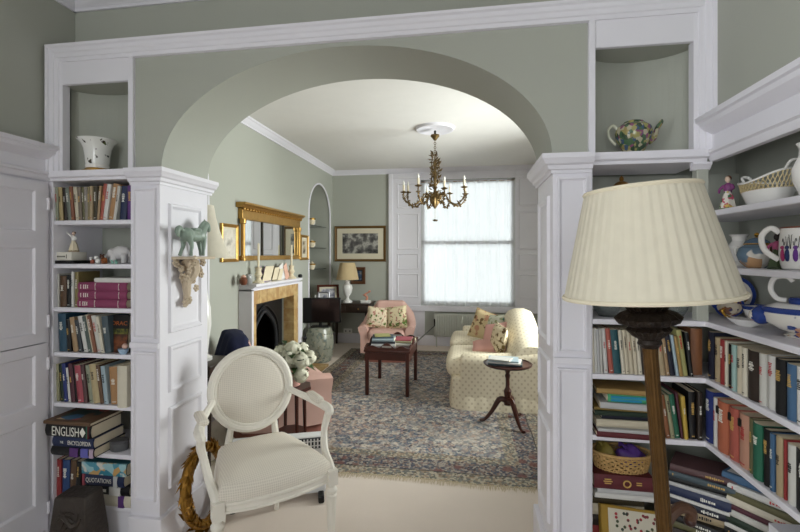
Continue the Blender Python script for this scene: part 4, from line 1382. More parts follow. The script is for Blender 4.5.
n_ = [(.026, .14), (.03, .16), (.022, .18), (.019, .3), (.0175, 1.2), (.019, 1.215)]
lean(MB().lathe(n_, 48, mod=lambda a, j: -.09 * (math.cos(a * 12) > 0) if 2 <= j <= 4 else 0)).build('column', BRZ, lm, smooth=25)
cp = [(r * .84, z + .012) for r, z in [(.02, 1.2), (.034, 1.215), (.03, 1.225), (.045, 1.235), (.06, 1.25), (.05, 1.258), (.08, 1.268), (.088, 1.28), (.074, 1.292), (.05, 1.3), (.06, 1.31), (.034, 1.322), (.026, 1.35), (.014, 1.36), (.012, 1.42)]]
lean(MB().lathe(cp, 60, mod=lambda a, j: .06 * math.cos(a * 20) if 3 <= j <= 10 else 0)).build('capital', DBR, lm, smooth=40)
SH = m_shade('cream_pleated_silk', (226, 219, 200), .22)
SHM = LEAN @ Matrix.Translation((.004, 0, 1.345)) @ Matrix.Rotation(math.radians(0.4), 4, 'Y') @ Matrix.Rotation(math.radians(0), 4, 'X')
R0, R1, HS = .2, .131, .275
NP = 46
def pleat(a, j):
    t = (a * NP / (2 * PI)) % 1
    return .016 * (t if t < .8 else (1 - t) * 4) - .008
pr = [(R0 + (R1 - R0) * i / 6, HS * i / 6) for i in range(7)]
pr2 = pr + [(r - .004, z) for r, z in pr[::-1]]
shd = MB()
shd.lathe(pr2 + [pr2[0]], NP * 5, M=SHM, mod=pleat)
# drop the lathe caps (open shade)
shd.f = [f for f in shd.f if len(f) == 4]
so = shd.build('lamp_shade', SH, lm, smooth=50)
for r, z, nm in ((R0, .004, 'shade_trim'), (R1, HS - .004, 'shade_trim')):
    MB().tube([(r * math.cos(2 * PI * i / 60), r * math.sin(2 * PI * i / 60), z) for i in range(60)], .0055, 6, SHM, closed=True).build(nm, m_shade('shade_braid', (224, 214, 190), .05), so)
MB().ball((0, 0, .1), (.03, .03, .045), 14, 8, SHM).build('bulb', mat('bulb_glass', (235, 233, 225), .3), lm)
for a in range(3):
    w = 2 * PI * a / 3
    MB().tube([(0, 0, HS - .02), (R1 * .98 * math.cos(w), R1 * .98 * math.sin(w), HS - .006)], .002, 5, SHM).build('shade_spoke', BRASS, lm)
MB().tube([(0, 0, .02), (0, 0, HS - .02)], .004, 6, SHM).build('harp', BRASS, lm)

# ------------------------------------------------------------------ crook-handled walking stick leaning by the lamp
WB = mat('worn_walnut', (84, 56, 40), .45, noise=.3, scale=10)
k0, k1, k2, k3, k4 = P(664, 530, Y=1.235), P(672, 514, Y=1.235), P(682, 507.5, Y=1.24), P(691, 512, Y=1.245), P(690, 521, Y=1.25)
wc = thing('walking_stick', 'brown wooden walking stick with curved crook handle leaning by the lamp column', 'stick', (k0.x - .02, 1.2, 0))
foot = Vector((k0.x - .02, 1.2, .0))
pth = smooth_path([foot, foot.lerp(k0, .5), k0 - Vector((0, 0, .04)), k0, k1, k2, k3, k4], 6)
rel(wc, MB().tube(pth, lerps([.008, .011, .0125, .0135, .014, .0145, .0145, .013], 6), 10)).build('shaft', WB, wc)
rel(wc, MB().tube([foot, foot + (k0 - foot) * .03], .0115, 10)).build('ferrule', BRASS, wc)
k5 = k4 + Vector((.0, .0, -.002))
rel(wc, MB().ball(tuple(k4), (.016, .016, .014), 10, 7)).build('handle_end', mat('dark_walnut', (56, 30, 26), .4), wc)

# ------------------------------------------------------------------ net curtain
nc = thing('net_curtain', 'sheer white gathered net curtain across the sash window', 'curtain', ((WX0 + WX1) / 2, FY + .03, WZ0))
CN = m_curtain()
cw, chh = WX1 - WX0 + .02, WZ1 - WZ0 - .03
vs_, fs_ = [], []
nx, nz = 220, 10
rr = random.Random(2)
ph = [rr.uniform(0, 6) for _ in range(6)]
for j in range(nz + 1):
    for i in range(nx + 1):
        x = -cw / 2 + cw * i / nx
        t = j / nz
        y = .009 * math.sin(x * 52 + ph[0] + .5 * math.sin(x * 7)) + .005 * math.sin(x * 91 + ph[1] + t) + .004 * math.sin(x * 23 + ph[2] - t * 2)
        vs_.append((x, y - .012, .0 + chh * t + (.006 * math.sin(x * 9) if j == 0 else 0)))
for j in range(nz):
    for i in range(nx):
        a = j * (nx + 1) + i
        fs_.append((a, a + 1, a + nx + 2, a + nx + 1))
MB().add(vs_, fs_).build('curtain_cloth', CN, nc, smooth=80, recalc=False)
MB().tube([(-cw / 2, -.012, chh), (cw / 2, -.012, chh)], .005, 8).build('curtain_wire', BRASS, nc)

# radiator
rx0, rx1 = P(434, Y=FY - .08).x, P(503, Y=FY - .08).x
ra = thing('radiator', 'sage painted panel radiator under the sash window', 'radiator', ((rx0 + rx1) / 2, FY - .09, 0))
SG = mat('sage_radiator_paint', (188, 190, 180), .5)
rw = rx1 - rx0
MB().rbox((0, 0, .34), (rw, .05, .36), .012, 2).build('panel', SG, ra)
fl = MB()
for i in range(28):
    x = -rw / 2 + .03 + (rw - .06) * i / 27
    fl.rbox((x, -.028, .34), (.018, .016, .31), .006, 1)
fl.build('fluting', SG, ra, kind='stuff')
for s_ in (-1, 1):
    MB().tube([(s_ * (rw / 2 - .04), .0, 0), (s_ * (rw / 2 - .04), 0, .18)], .009, 8).build('pipe', SG, ra)
MB().box(-.3, -.26, .02, .085, .2, .46).build('wall_bracket', SG, ra, smooth=0)
# wall sockets on the far skirting
for u_ in (346, 0):
    if u_:
        q = P(348, 331, Y=FY)
        so_ = thing('wall_socket', 'white double wall socket near the skirting by the desk', 'socket', (q.x, FY - .001, q.z))
        MB().rbox((0, -.007, 0), (.146, .014, .086), .004, 2).build('plate', PORC, so_)
        for s_ in (-1, 1): MB().box(s_ * .035 - .012, s_ * .035 + .012, -.0155, -.0135, -.015, .015).build('outlet', mat('outlet_grey', (150, 150, 150), .5), so_, smooth=0)

# ------------------------------------------------------------------ chandelier
cz = lambda v: CAM_H + (254 - v) / FPX * 4.66
cdl = thing('chandelier', 'gilt metal chandelier with leafy curling arms and white candle tubes', 'chandelier', (rc.x, rc.y, cz(172)))
B = cz(172)
def L_(v): return cz(v) - B
CG = mat('chandelier_gilt', (108, 88, 54), .4, .75, noise=.4, scale=50, bump=.2, bscale=80)
MB().lathe([(.0, L_(133)), (.045, L_(134)), (.048, L_(135.5)), (.025, L_(138)), (.014, L_(139.5)), (0, L_(140))][::-1], 20).build('ceiling_cup', CG, cdl)
MB().tube([(0, 0, ZC - B - .03), (0, 0, L_(134))], .012, 8).build('ceiling_hook', mat('hook_black', (30, 28, 26), .5), cdl)
cn = MB()
zt, zb = L_(139.5), L_(154)
nl = 7
for i in range(nl):
    zc_ = zt + (zb - zt) * (i + .5) / nl
    hh = abs(zt - zb) / nl * .62
    pts = [((.011 * math.cos(a), 0, zc_ + hh * math.sin(a)) if i % 2 else (0, .011 * math.cos(a), zc_ + hh * math.sin(a))) for a in [2 * PI * k / 12 for k in range(12)]]
    cn.tube(pts, .003, 5, closed=True)
cn.build('chain', CG, cdl, kind='stuff')
MB().lathe([(.0, L_(209)), (.015, L_(207)), (.04, L_(203)), (.055, L_(199)), (.045, L_(195)), (.014, L_(191)), (.012, L_(182)), (.02, L_(176)), (.009, L_(170)), (.014, L_(164)), (.007, L_(158)), (.006, L_(153))], 20, mod=lambda a, j: .12 * math.cos(a * 8)).build('stem', CG, cdl)
lv = MB()
rr = random.Random(21)
def leaf(mb, p, d, L, w):
    d = Vector(d).normalized(); sd = d.cross(Vector((rr.uniform(-1, 1), rr.uniform(-1, 1), rr.uniform(-1, 1)))).normalized(); n = sd.cross(d)
    p = Vector(p)
    mb.add([p, p + d * L * .5 + sd * w + n * .1 * L, p + d * L - n * .15 * L, p + d * L * .5 - sd * w + n * .1 * L], [(0, 1, 2, 3)])
for i in range(80):
    v = rr.uniform(153, 198); a = rr.uniform(0, 2 * PI); r = .02 + .02 * rr.random() + (.015 if v > 170 else 0)
    leaf(lv, (r * math.cos(a) * .6, r * math.sin(a) * .6, L_(v)), (math.cos(a), math.sin(a), rr.uniform(-.2, 1.1)), rr.uniform(.035, .07), .012)
for i in range(14):
    a = rr.uniform(0, 6.28); v0 = rr.uniform(166, 196)
    lv.tube(smooth_path([(0.01 * math.cos(a), 0.01 * math.sin(a), L_(v0)), (.05 * math.cos(a), .05 * math.sin(a), L_(v0 - 6)), (.03 * math.cos(a + 1), .03 * math.sin(a + 1), L_(v0 - 13)), (.012 * math.cos(a + 2), .012 * math.sin(a + 2), L_(v0 - 16))], 4), .004, 5)
lv.build('foliage', CG, cdl, smooth=0, kind='stuff', recalc=False)
CAND = mat('candle_tube', (226, 216, 190), .5)
BULB = mat('candle_bulb', (236, 234, 228), .15)
NA = 8
for k in range(NA):
    a = 2 * PI * k / NA + .35
    ca, sa = math.cos(a), math.sin(a)
    R = .345
    zc_ = L_(193) + (.03 if k % 2 else -.005)
    arm = smooth_path([(.03 * ca, .03 * sa, L_(199)), (.10 * ca, .10 * sa, L_(193)), (.18 * ca, .18 * sa, L_(202)), (.27 * ca, .27 * sa, L_(205)), (R * ca, R * sa, L_(198)), (R * ca, R * sa, zc_)], 5)
    ao = MB().tube(arm, .007, 6).build('arm', CG, cdl)
    lv = MB()
    for i in range(2, len(arm) - 2):
        for q in range(2):
            leaf(lv, arm[i], (rr.uniform(-1, 1), rr.uniform(-1, 1), rr.uniform(-.9, 1)), rr.uniform(.02, .042), .009)
        if i % 4 == 0: lv.ball(tuple(arm[i] + Vector((0, 0, -.012))), .011, 7, 5)
    lv.build('leaf_spray', CG, ao, smooth=0, kind='stuff', recalc=False)
    MB().lathe([(.004, -.004), (.03, .004), (.038, .012), (.034, .014), (.012, .01), (.014, .022), (.012, .024)], 14, (R * ca, R * sa, zc_)).build('drip_pan', CG, ao)
    MB().lathe([(.0115, .02), (.0115, .085), (.006, .088)], 12, (R * ca, R * sa, zc_)).build('candle', CAND, ao)
    MB().lathe([(.006, .086), (.012, .1), (.01, .115), (.003, .13), (0, .135)], 10, (R * ca, R * sa, zc_)).build('bulb', BULB, ao)
MB().tube([(0, 0, L_(205)), (0, 0, L_(218))], .0015, 4).build('drop_wire', CG, cdl)
dl = MB().ball((0, 0, L_(220)), (.02, .02, .012), 8, 5)
for k in range(5): leaf(dl, (0, 0, L_(221)), (math.cos(k * 1.26), math.sin(k * 1.26), .5), .035, .012)
dl.build('drop_flower', CG, cdl, smooth=0, kind='stuff')

# ------------------------------------------------------------------ fireplace
MFX = FXL + .18
my0, my1 = P(239, X=FXL).y, P(302.5, X=MFX).y
MZ = P(260, 284, X=MFX).z
fp = thing('fireplace', 'white mantelpiece with honey coloured slips and black arched cast iron insert', 'fireplace', (FXL, (TY0 + TY1) / 2, 0))
MSL = [(0, -.05), (.13, -.05), (.14, -.04), (.155, -.036), (.16, -.028), (.18, -.022), (.18, 0), (0, 0)]
rel(fp, MB().strip(MSL, (FXL, my0, MZ), (FXL, my1, MZ), (1, 0, 0))).build('mantel_shelf', WHITE, fp, smooth=25)
JW = .13
rel(fp, MB().box(FXL, SX, max(TY0 - JW, my0 + .03), TY0, 0, MZ - .05)).build('jamb', WHITE, fp, smooth=0, bevel=.004)
rel(fp, MB().box(FXL, SX, TY1, TY1 + JW, 0, MZ - .05)).build('jamb', WHITE, fp, smooth=0, bevel=.004)
zts = P(275, 287.5, X=SX).z
rel(fp, MB().box(FXL, SX, TY0, TY1, zts, MZ - .05)).build('frieze', WHITE, fp, smooth=0)
HON = mat('honey_marble', (200, 172, 120), .35, c2=(172, 134, 84), scale=12)
zin = P(275, 300, X=SX).z
nt_ = 7
for i in range(nt_):
    y0 = TY0 + (TY1 - TY0) * i / nt_; y1 = TY0 + (TY1 - TY0) * (i + 1) / nt_
    rel(fp, MB().box(FXL, SX - .006, y0 + .001, y1 - .001, zin, zts - .001)).build('slip_tile', HON, fp, smooth=0, bevel=.002)
for (y0, y1) in ((TY0, IY0), (IY1, TY1)):
    for i in range(6):
        rel(fp, MB().box(FXL, SX - .006, y0 + .001, y1 - .001, zin * i / 6, zin * (i + 1) / 6 - .0015)).build('slip_tile', HON, fp, smooth=0, bevel=.002)
yc, hw_ = (IY0 + IY1) / 2, (IY1 - IY0) / 2
ir = .62 * hw_
pa = [(IY0, 0), (IY0, zin), (IY1, zin), (IY1, 0), (yc + ir, 0), (yc + ir, .45)]
na = 20
for i in range(1, na):
    t = i / na
    a = PI * t
    pa.append((yc + ir * math.cos(a), .45 + (.33 + .04 * math.exp(-((t - .5) / .12) ** 2)) * math.sin(a) ** .9))
pa += [(yc - ir, .45), (yc - ir, 0)]
rel(fp, MB().prism(pa, FXL - .06, FXL - .02, axis='x')).build('insert_plate', IRON, fp, smooth=30)
pts = [(FXL - .015, y, z) for y, z in pa[4:]]
rel(fp, MB().tube(pts, .022, 8)).build('arch_moulding', mat('polished_iron', (62, 64, 68), .35, .6), fp)
rel(fp, MB().tube([(FXL - .012, yc + (y - yc) * 1.22, z * 1.06 + .012) for y, z in pa[4:]], .012, 8)).build('arch_moulding', IRON, fp)
rel(fp, MB().box(FXL - .33, FXL - .06, IY0 + .002, IY0 + .03, 0, zin).box(FXL - .33, FXL - .06, IY1 - .03, IY1 - .002, 0, zin).box(FXL - .335, FXL - .31, IY0 + .002, IY1 - .002, 0, zin)).build('firebox', mat('soot', (12, 11, 11), .95), fp, smooth=0)
gb = MB()
for i in range(9): gb.tube([(FXL - .05, yc - ir * .8 + ir * 1.6 * i / 8, .08), (FXL - .05, yc - ir * .8 + ir * 1.6 * i / 8, .24)], .008, 6)
gb.tube([(FXL - .05, yc - ir, .24), (FXL - .05, yc + ir, .24)], .01, 6).tube([(FXL - .05, yc - ir, .08), (FXL - .05, yc + ir, .08)], .01, 6)
rel(fp, gb).build('grate', IRON, fp)
hearth = thing('hearth_slab', 'honey coloured stone hearth slab in front of the fireplace', 'hearth', (FXL + .3, (TY0 + TY1) / 2, 0))
rel(hearth, MB().box(SX + .001, FXL + .42, TY0 - .25, 5.42, 0, .03)).build('slab', HON, hearth, bevel=.005, smooth=0)
rel(hearth, MB().box(SX + .02, FXL + .26, TY0 - .1, 5.1, .03, .034)).build('inner_panel', IRON, hearth, smooth=0)

# mirror over the mantel
MX = FXL + .05
ya, yb = P(241.5, X=MX).y, P(301, X=MX).y
mz0, mz1 = P(270, 260, X=MX).z, P(270, 208.5, X=MX).z
mi = thing('overmantel_mirror', 'wide gilt overmantel mirror with corniced top and three panels', 'mirror', (FXL, (ya + yb) / 2, mz0))
W2 = (yb - ya) / 2
H2 = mz1 - mz0
def lm_box(y0, y1, z0, z1, d0=0.001, d1=.05): return MB().box(d0, d1, y0, y1, z0, z1)
lm_box(-W2 + .04, W2 - .04, .05, H2 - .16, .001, .02).build('mirror_glass', m_mirror(), mi, smooth=0)
GM = GILT
lm_box(-W2 + .02, W2 - .02, 0, .05).build('bottom_rail', GM, mi, smooth=0, bevel=.006)
lm_box(-W2 + .02, W2 - .02, H2 - .16, H2 - .05).build('frieze', GM, mi, smooth=0, bevel=.006)
MB().strip([(0, 0), (.055, 0), (.07, .02), (.1, .03), (.1, .05), (0, .05)], (.001, -W2 - .02, H2 - .05), (.001, W2 + .02, H2 - .05), (1, 0, 0)).build('cornice', GM, mi, smooth=25)
bd = MB()
for i in range(26): bd.ball((.062, -W2 + .03 + (2 * W2 - .06) * i / 25, H2 - .062), .014, 8, 5)
bd.build('beading', GM, mi, kind='stuff')
for s_ in (-1, 1):
    MB().lathe([(.03, 0), (.032, .03), (.022, .04), (.022, H2 - .21), (.032, H2 - .2), (.034, H2 - .16)], 14, (.04, s_ * (W2 - .045), 0)).build('column', GM, mi)
for y in (-W2 * .36, W2 * .36):
    MB().box(.02, .03, y - .012, y + .012, .05, H2 - .16).build('divider', mat('mirror_divider', (60, 56, 48), .4, .4), mi, smooth=0)


def picture(name, label, c, right, nrm, w, h, fw_, fm, mat_m, pr_m, mw, lean_=0.0, depth=.025):
    """framed picture: c bottom centre on the wall, right/nrm unit vectors; frame bars, mount, print, glass"""
    right, nrm = Vector(right).normalized(), Vector(nrm).normalized()
    up = Vector((0, 0, 1))
    o = thing(name, label, 'picture' if name != 'photo_frame' else 'photo frame')
    R = Matrix(((right.x, -nrm.x, 0, c[0]), (right.y, -nrm.y, 0, c[1]), (0, 0, 1, c[2]), (0, 0, 0, 1)))
    o.matrix_world = R @ Matrix.Rotation(-lean_, 4, 'X')
    MB().frame((-w / 2, 0, 0), (1, 0, 0), (0, 0, 1), (0, -1, 0), w, h, [(0, 0), (0, depth), (fw_ * .3, depth * 1.15), (fw_ * .6, depth * .8), (fw_, depth * .6), (fw_, 0)]).build('frame', fm, o, smooth=25)
    MB().box(-w / 2 + fw_ * .8, w / 2 - fw_ * .8, -depth * .4, -.001, fw_ * .8, h - fw_ * .8).build('mount', mat_m, o, smooth=0)
    if pr_m is not None:
        MB().box(-w / 2 + fw_ + mw, w / 2 - fw_ - mw, -depth * .45, -depth * .4, fw_ + mw * 1.0, h - fw_ - mw * .9).build('print', pr_m, o, smooth=0)
    return o


MOUNT = mat('mount_ivory', (206, 198, 176), .8)
BWP = m_print('print_engraving', [(.3, (20, 20, 22)), (.5, (96, 94, 92)), (.62, (170, 168, 160)), (.75, (60, 60, 62))], 9)
px0, px1 = P(335, Y=FY).x, P(386, Y=FY).x
pz0, pz1 = P(360, 261.5, Y=FY).z, P(360, 226, Y=FY).z
picture('framed_engraving', 'wide framed black and white engraving with cream mount above the desk', ((px0 + px1) / 2, FY - .001, pz0), (1, 0, 0), (0, -1, 0), px1 - px0, pz1 - pz0, .04, mat('frame_walnut_gilt', (104, 78, 42), .4, .4, noise=.2), MOUNT, BWP, .09)
qx0, qx1 = P(351, Y=FY).x, P(365.5, Y=FY).x
qz0, qz1 = P(358, 284, Y=FY).z, P(358, 267, Y=FY).z
picture('small_framed_picture', 'small dark picture in brown frame behind the desk lamp', ((qx0 + qx1) / 2, FY - .001, qz0), (1, 0, 0), (0, -1, 0), qx1 - qx0, qz1 - qz0, .045, mat('frame_brown', (92, 58, 34), .45, noise=.2), mat('mount_dark', (40, 36, 34), .7), m_print('print_blue', [(.35, (24, 22, 24)), (.55, (60, 80, 110)), (.7, (150, 140, 120))], 14), .02)
g0, g1 = P(219.5, X=FXL).y, P(236.5, X=FXL).y
gz0, gz1 = P(228, 262, X=FXL).z, P(228, 224, X=FXL).z
picture('gilt_framed_watercolour', 'gilt framed pale drawing beside the mirror, next to white bell lampshade', (FXL + .001, (g0 + g1) / 2, gz0), (0, 1, 0), (1, 0, 0), g1 - g0, gz1 - gz0, .03, GILT, MOUNT, m_print('print_pale', [(.35, (150, 146, 136)), (.5, (214, 208, 196)), (.65, (190, 184, 170))], 8), .02)
g0, g1 = P(299.5, X=FXL).y, P(307, X=FXL).y
gz0, gz1 = P(303, 260, X=FXL).z, P(303, 235, X=FXL).z
picture('gilt_framed_sketch', 'narrow gilt framed sketch between the mirror and the arched alcove', (FXL + .001, (g0 + g1) / 2, gz0), (0, 1, 0), (1, 0, 0), g1 - g0, gz1 - gz0, .035, GILT, MOUNT, m_print('print_sepia', [(.38, (50, 44, 38)), (.5, (150, 136, 112)), (.6, (196, 184, 160))], 12), .05)

# mantelpiece ornaments
mz = MZ + .0006
def onm(u, off=.1): return P(u, X=FXL + off).y
rr = random.Random(8)
PCH = {'cream': mat('pot_cream', (226, 214, 186), .35), 'violet': m_patch('print_violet', (200, 190, 196), [(110, 80, 130), (150, 120, 160), (90, 110, 80)], 40, .4, .4), 'brown': mat('pot_brown', (110, 64, 44), .4), 'blush': mat('pot_blush', (214, 170, 150), .5), 'olive': mat('card_olive', (110, 100, 50), .6), 'white': PORC}


def lathe_thing(name, label, cat, loc, parts, group=None, seg=20, rz=0):
    o = thing(name, label, cat, loc, rz, group)
    for nm, m, prof in parts:
        MB().lathe(prof, seg, ringed=nm in ('rim', 'band', 'ring', 'foot_ring')).build(nm, m, o)
    return o


for u_, lab in ((258.5, 'nearer the glass jar'), (291.5, 'beside the leaning cards')):
    lathe_thing('candlestick', 'cream mantel candlestick with tall candle, %s' % lab, 'candlestick', (FXL + .1, onm(u_), mz),
                [('foot', PCH['cream'], [(.055, 0), (.058, .012), (.03, .03), (.022, .05), (.04, .085), (.024, .12), (.03, .14), (.034, .155), (.014, .158)]), ('candle', CAND, [(.011, .155), (.011, .4), (.002, .405)])], group='mantel candlesticks')
lathe_thing('brown_jar', 'small dark brown jar at the end of the mantel', 'jar', (FXL + .1, onm(243.5), mz), [('body', PCH['brown'], [(.02, 0), (.035, .02), (.038, .05), (.025, .07), (.022, .075)]), ('lid', PCH['blush'], [(.026, .075), (.024, .085), (.008, .095), (0, .1)])])
lathe_thing('glass_jar', 'clear glass jar beside the small brown jar on the mantel', 'jar', (FXL + .1, onm(248.5), mz), [('body', mat('grey_glass', (150, 152, 150), .1, spec=.7), [(.03, 0), (.038, .02), (.036, .08), (.026, .09), (.024, .1), (.021, .1)]), ('contents', PCH['blush'], [(.022, .09), (.022, .098), (0, .1)])])
for u_, w, h, key, lab in ((266.5, .2, .17, 'violet', 'violet flowered card standing on the mantel'), (274.5, .12, .15, 'olive', 'olive green card standing on the mantel'), (279.5, .1, .13, 'cream', 'small cream card standing on the mantel')):
    o = thing('greeting_card', lab, 'card', (FXL + .08, onm(u_, .08), mz), 0, 'cards on the mantel')
    MB().box(0, .003, -w / 2, w / 2, 0, h, Matrix.Rotation(math.radians(-12), 4, 'Y')).build('front_leaf', PCH[key], o, smooth=0)
    MB().box(-.003, 0, -w / 2, w / 2, 0, h, Matrix.Rotation(math.radians(14), 4, 'Y') @ Matrix.Translation((-.001, 0, 0))).build('back_leaf', PCH['cream'], o, smooth=0)
for u_, a, lab in ((283.5, 24, 'white card leaning beside the small cream card'), (287.5, 28, 'blush card leaning on the white leaning card')):
    o = thing('greeting_card', lab, 'card', (FXL + .08, onm(u_, .08), mz), 0, 'cards on the mantel')
    MB().box(-.002, .002, -.055, .055, .0, .19, Matrix.Rotation(math.radians(a), 4, 'X')).build('leaf', PCH['white'] if a == 24 else PCH['blush'], o, smooth=0)
o = lathe_thing('dark_pot', 'tiny black pot at the alcove end of the mantel', 'pot', (FXL + .12, onm(300.2, .12), mz), [('body', IRON, [(.02, 0), (.028, .012), (.026, .03), (.018, .036)]), ('rim', IRON, [(.02, .034), (.022, .04), (.016, .041)])])

# alcove shelves with small china
for i, (v_, nm) in enumerate(((225, 'upper'), (247.5, 'middle'), (269.5, 'lower'))):
    yc_ = (N2[0] + N2[1]) / 2
    zz = P(316, v_, X=FXL - .02, ).z
    sh = thing('glass_shelf', '%s dark edged glass shelf in the arched alcove' % nm, 'shelf', (FXL - .18, yc_, zz))
    MB().box(-.155, .12, -(N2[1] - N2[0]) / 2 + .004, (N2[1] - N2[0]) / 2 - .004, -.008, 0).build('pane', mat('dark_glass', (70, 80, 78), .1, spec=.6), sh, smooth=0)
    lathe_thing('china_cup', 'cream china cup on the %s alcove shelf' % nm, 'cup', (FXL - .06, yc_ - .2, zz + .0005), [('bowl', PCH['cream'], [(.03, 0), (.04, .01), (.055, .06), (.06, .09), (.056, .09), (.04, .02), (0, .015)]), ('band', GOLDP, [(.057, .07), (.0605, .088), (.061, .09)])], 'china in the alcove')
    lathe_thing('china_jar', 'pale jar beside the cup on the %s alcove shelf' % nm, 'jar', (FXL - .12, yc_ - .02, zz + .0005), [('body', PCH['white'], [(.03, 0), (.05, .03), (.05, .07), (.03, .09)]), ('lid', PCH['cream'], [(.034, .09), (.02, .105), (.008, .115), (0, .12)])], 'china in the alcove')

# garden stool with the television on it
gs_p = P(322, 361, Z=0)
gs = thing('garden_stool', 'pale green glazed barrel shaped ceramic stool under the television', 'stool', (-1.985, 5.66, 0))
CEL = m_patch('celadon_glaze', (150, 152, 138), [(124, 130, 116), (164, 162, 144), (106, 116, 110), (136, 134, 116)], 30, .5, .25)
MB().lathe([(.135, 0), (.15, .01), (.165, .08), (.185, .18), (.19, .25), (.182, .33), (.16, .42), (.15, .45), (.12, .46), (0, .462)], 36).build('body', CEL, gs)
for zz, r in ((.08, .168), (.385, .174)):
    st = MB()
    for i in range(30):
        a = 2 * PI * i / 30
        st.ball((r * math.cos(a), r * math.sin(a), zz), .009, 6, 4)
    st.build('stud_band', CEL, gs, kind='stuff')
tv = thing('television', 'small black flat television standing on the ceramic stool', 'television', (-1.98, 5.66, .4635), math.radians(12))
MB().rbox((0, 0, .008), (.24, .15, .016), .006, 2).build('foot', BLACK, tv)
MB().tube([(0, .01, .012), (0, .01, .1)], .02, 8).build('neck', BLACK, tv)
MB().rbox((0, 0, .225), (.56, .045, .34), .01, 2).build('casing', BLACK, tv)
MB().box(-.262, .262, -.0245, -.0235, .075, .38).build('screen', mat('screen_black', (6, 6, 8), .12, spec=.6), tv, smooth=0)

# desk against the far wall, with lamp, frames and figurine
dz = P(355, 302.5, Y=6.55).z
dx1 = P(371.5, Y=6.5).x
dk = thing('writing_desk', 'dark wooden writing desk with drawer against the far wall', 'desk', ((FXL + dx1) / 2 + .02, 6.62, 0))
dw = dx1 - FXL - .06
MB().rbox((0, 0, dz - .012), (dw, .48, .024), .006, 2).build('top', DARKWOOD, dk)
MB().box(-dw / 2 + .02, dw / 2 - .02, -.22, .22, dz - .14, dz - .024).build('apron', DARKWOOD, dk, smooth=0)
for i in (-1, 1):
    d = MB().rbox((i * dw / 4, -.224, dz - .08), (dw / 2 - .06, .014, .09), .004, 2).build('drawer', DARKWOOD, dk)
    MB().ball((i * dw / 4, -.238, dz - .08), .012, 8, 6).build('knob', BRASS, d)
for sx_ in (-1, 1):
    for sy_ in (-1, 1):
        MB().add(*(lambda m: (m.v, m.f))(MB().loft([[(sx_ * (dw / 2 - .045) + a * k, sy_ * .195 + b * k, z) for a, b in ((-1, -1), (1, -1), (1, 1), (-1, 1))] for z, k in ((0, .013), (dz - .14, .024), (dz - .024, .024))]))).build('leg', DARKWOOD, dk, smooth=0)


def table_lamp(label, loc, urn, shade, shm, urm):
    o = thing('table_lamp', label, 'lamp', loc)
    MB().lathe(urn, 24).build('base', urm, o)
    s = MB(); s.lathe(shade + [(r - .004, z) for r, z in shade[::-1]] + [shade[0]], 40)
    s.f = [f for f in s.f if len(f) == 4]
    s.build('lamp_shade', shm, o, smooth=50)
    zt = shade[-1][1]
    MB().tube([(0, 0, urn[-1][1] - .01), (0, 0, zt - .02)], .005, 6).build('stem', BRASS, o)
    MB().tube([(-shade[-1][0] + .003, 0, zt - .01), (0, 0, zt - .02), (shade[-1][0] - .003, 0, zt - .01)], .002, 5).build('shade_spoke', BRASS, o)
    return o


lx = P(347.5, Y=6.55).x
k = 6.7 / FPX
table_lamp('white urn table lamp with plain cream shade standing on the writing desk', (lx, 6.55, dz + .0005),
           [(.075, 0), (.075, .02), (.06, .03), (.03, .05), (.022, .075), (.03, .095), (.065, .15), (.08, .22), (.07, .27), (.04, .29), (.03, .31), (.04, .33), (.02, .35), (.012, .36)],
           [(.175, .355), (.15, .48), (.115, .615)], m_shade('cream_card_shade', (226, 204, 160), .3), PORC)
fg = thing('coral_figurine', 'small pink figurine on a white base at the desk end', 'figurine', (P(366, Y=6.5).x, 6.5, dz + .0005))
MB().rbox((0, 0, .022), (.15, .09, .044), .008, 2).build('base', PORC, fg)
q = MB().tube(smooth_path([(.0, 0, .04), (.02, 0, .09), (-.02, 0, .13), (.05, 0, .17)], 4), lerps([.02, .018, .016, .01], 4), 8).tube([(.0, 0, .1), (-.06, 0, .13)], [.013, .006], 6).ball((.055, 0, .18), .02, 8, 6)
remesh('figure', q, mat('coral_pink', (200, 140, 116), .5), fg, .008)
FRW = mat('frame_redwood', (84, 40, 28), .4, noise=.2)
PHO = m_print('photo_print', [(.35, (60, 62, 74)), (.5, (140, 140, 150)), (.65, (206, 204, 206))], 16)
picture('photo_frame', 'large dark red wooden photo frame standing on the desk', (P(326, Y=6.45).x, 6.56, dz), (1, .55, 0), (.55, -1, 0), .34, .27, .035, FRW, MOUNT, PHO, .03, .14)
picture('photo_frame', 'silver photo frame in front of the dark red frame', (P(321, Y=6.3).x, 6.42, dz), (1, .3, 0), (.3, -1, 0), .18, .17, .025, mat('frame_silver', (170, 170, 176), .3, .7), PORC, PHO, .012, .16)
picture('photo_frame', 'little white photo frame beside the silver one on the desk', (P(314, Y=6.2).x, 6.42, dz), (1, .2, 0), (.2, -1, 0), .13, .12, .02, PORC, PORC, PHO, .01, .16)

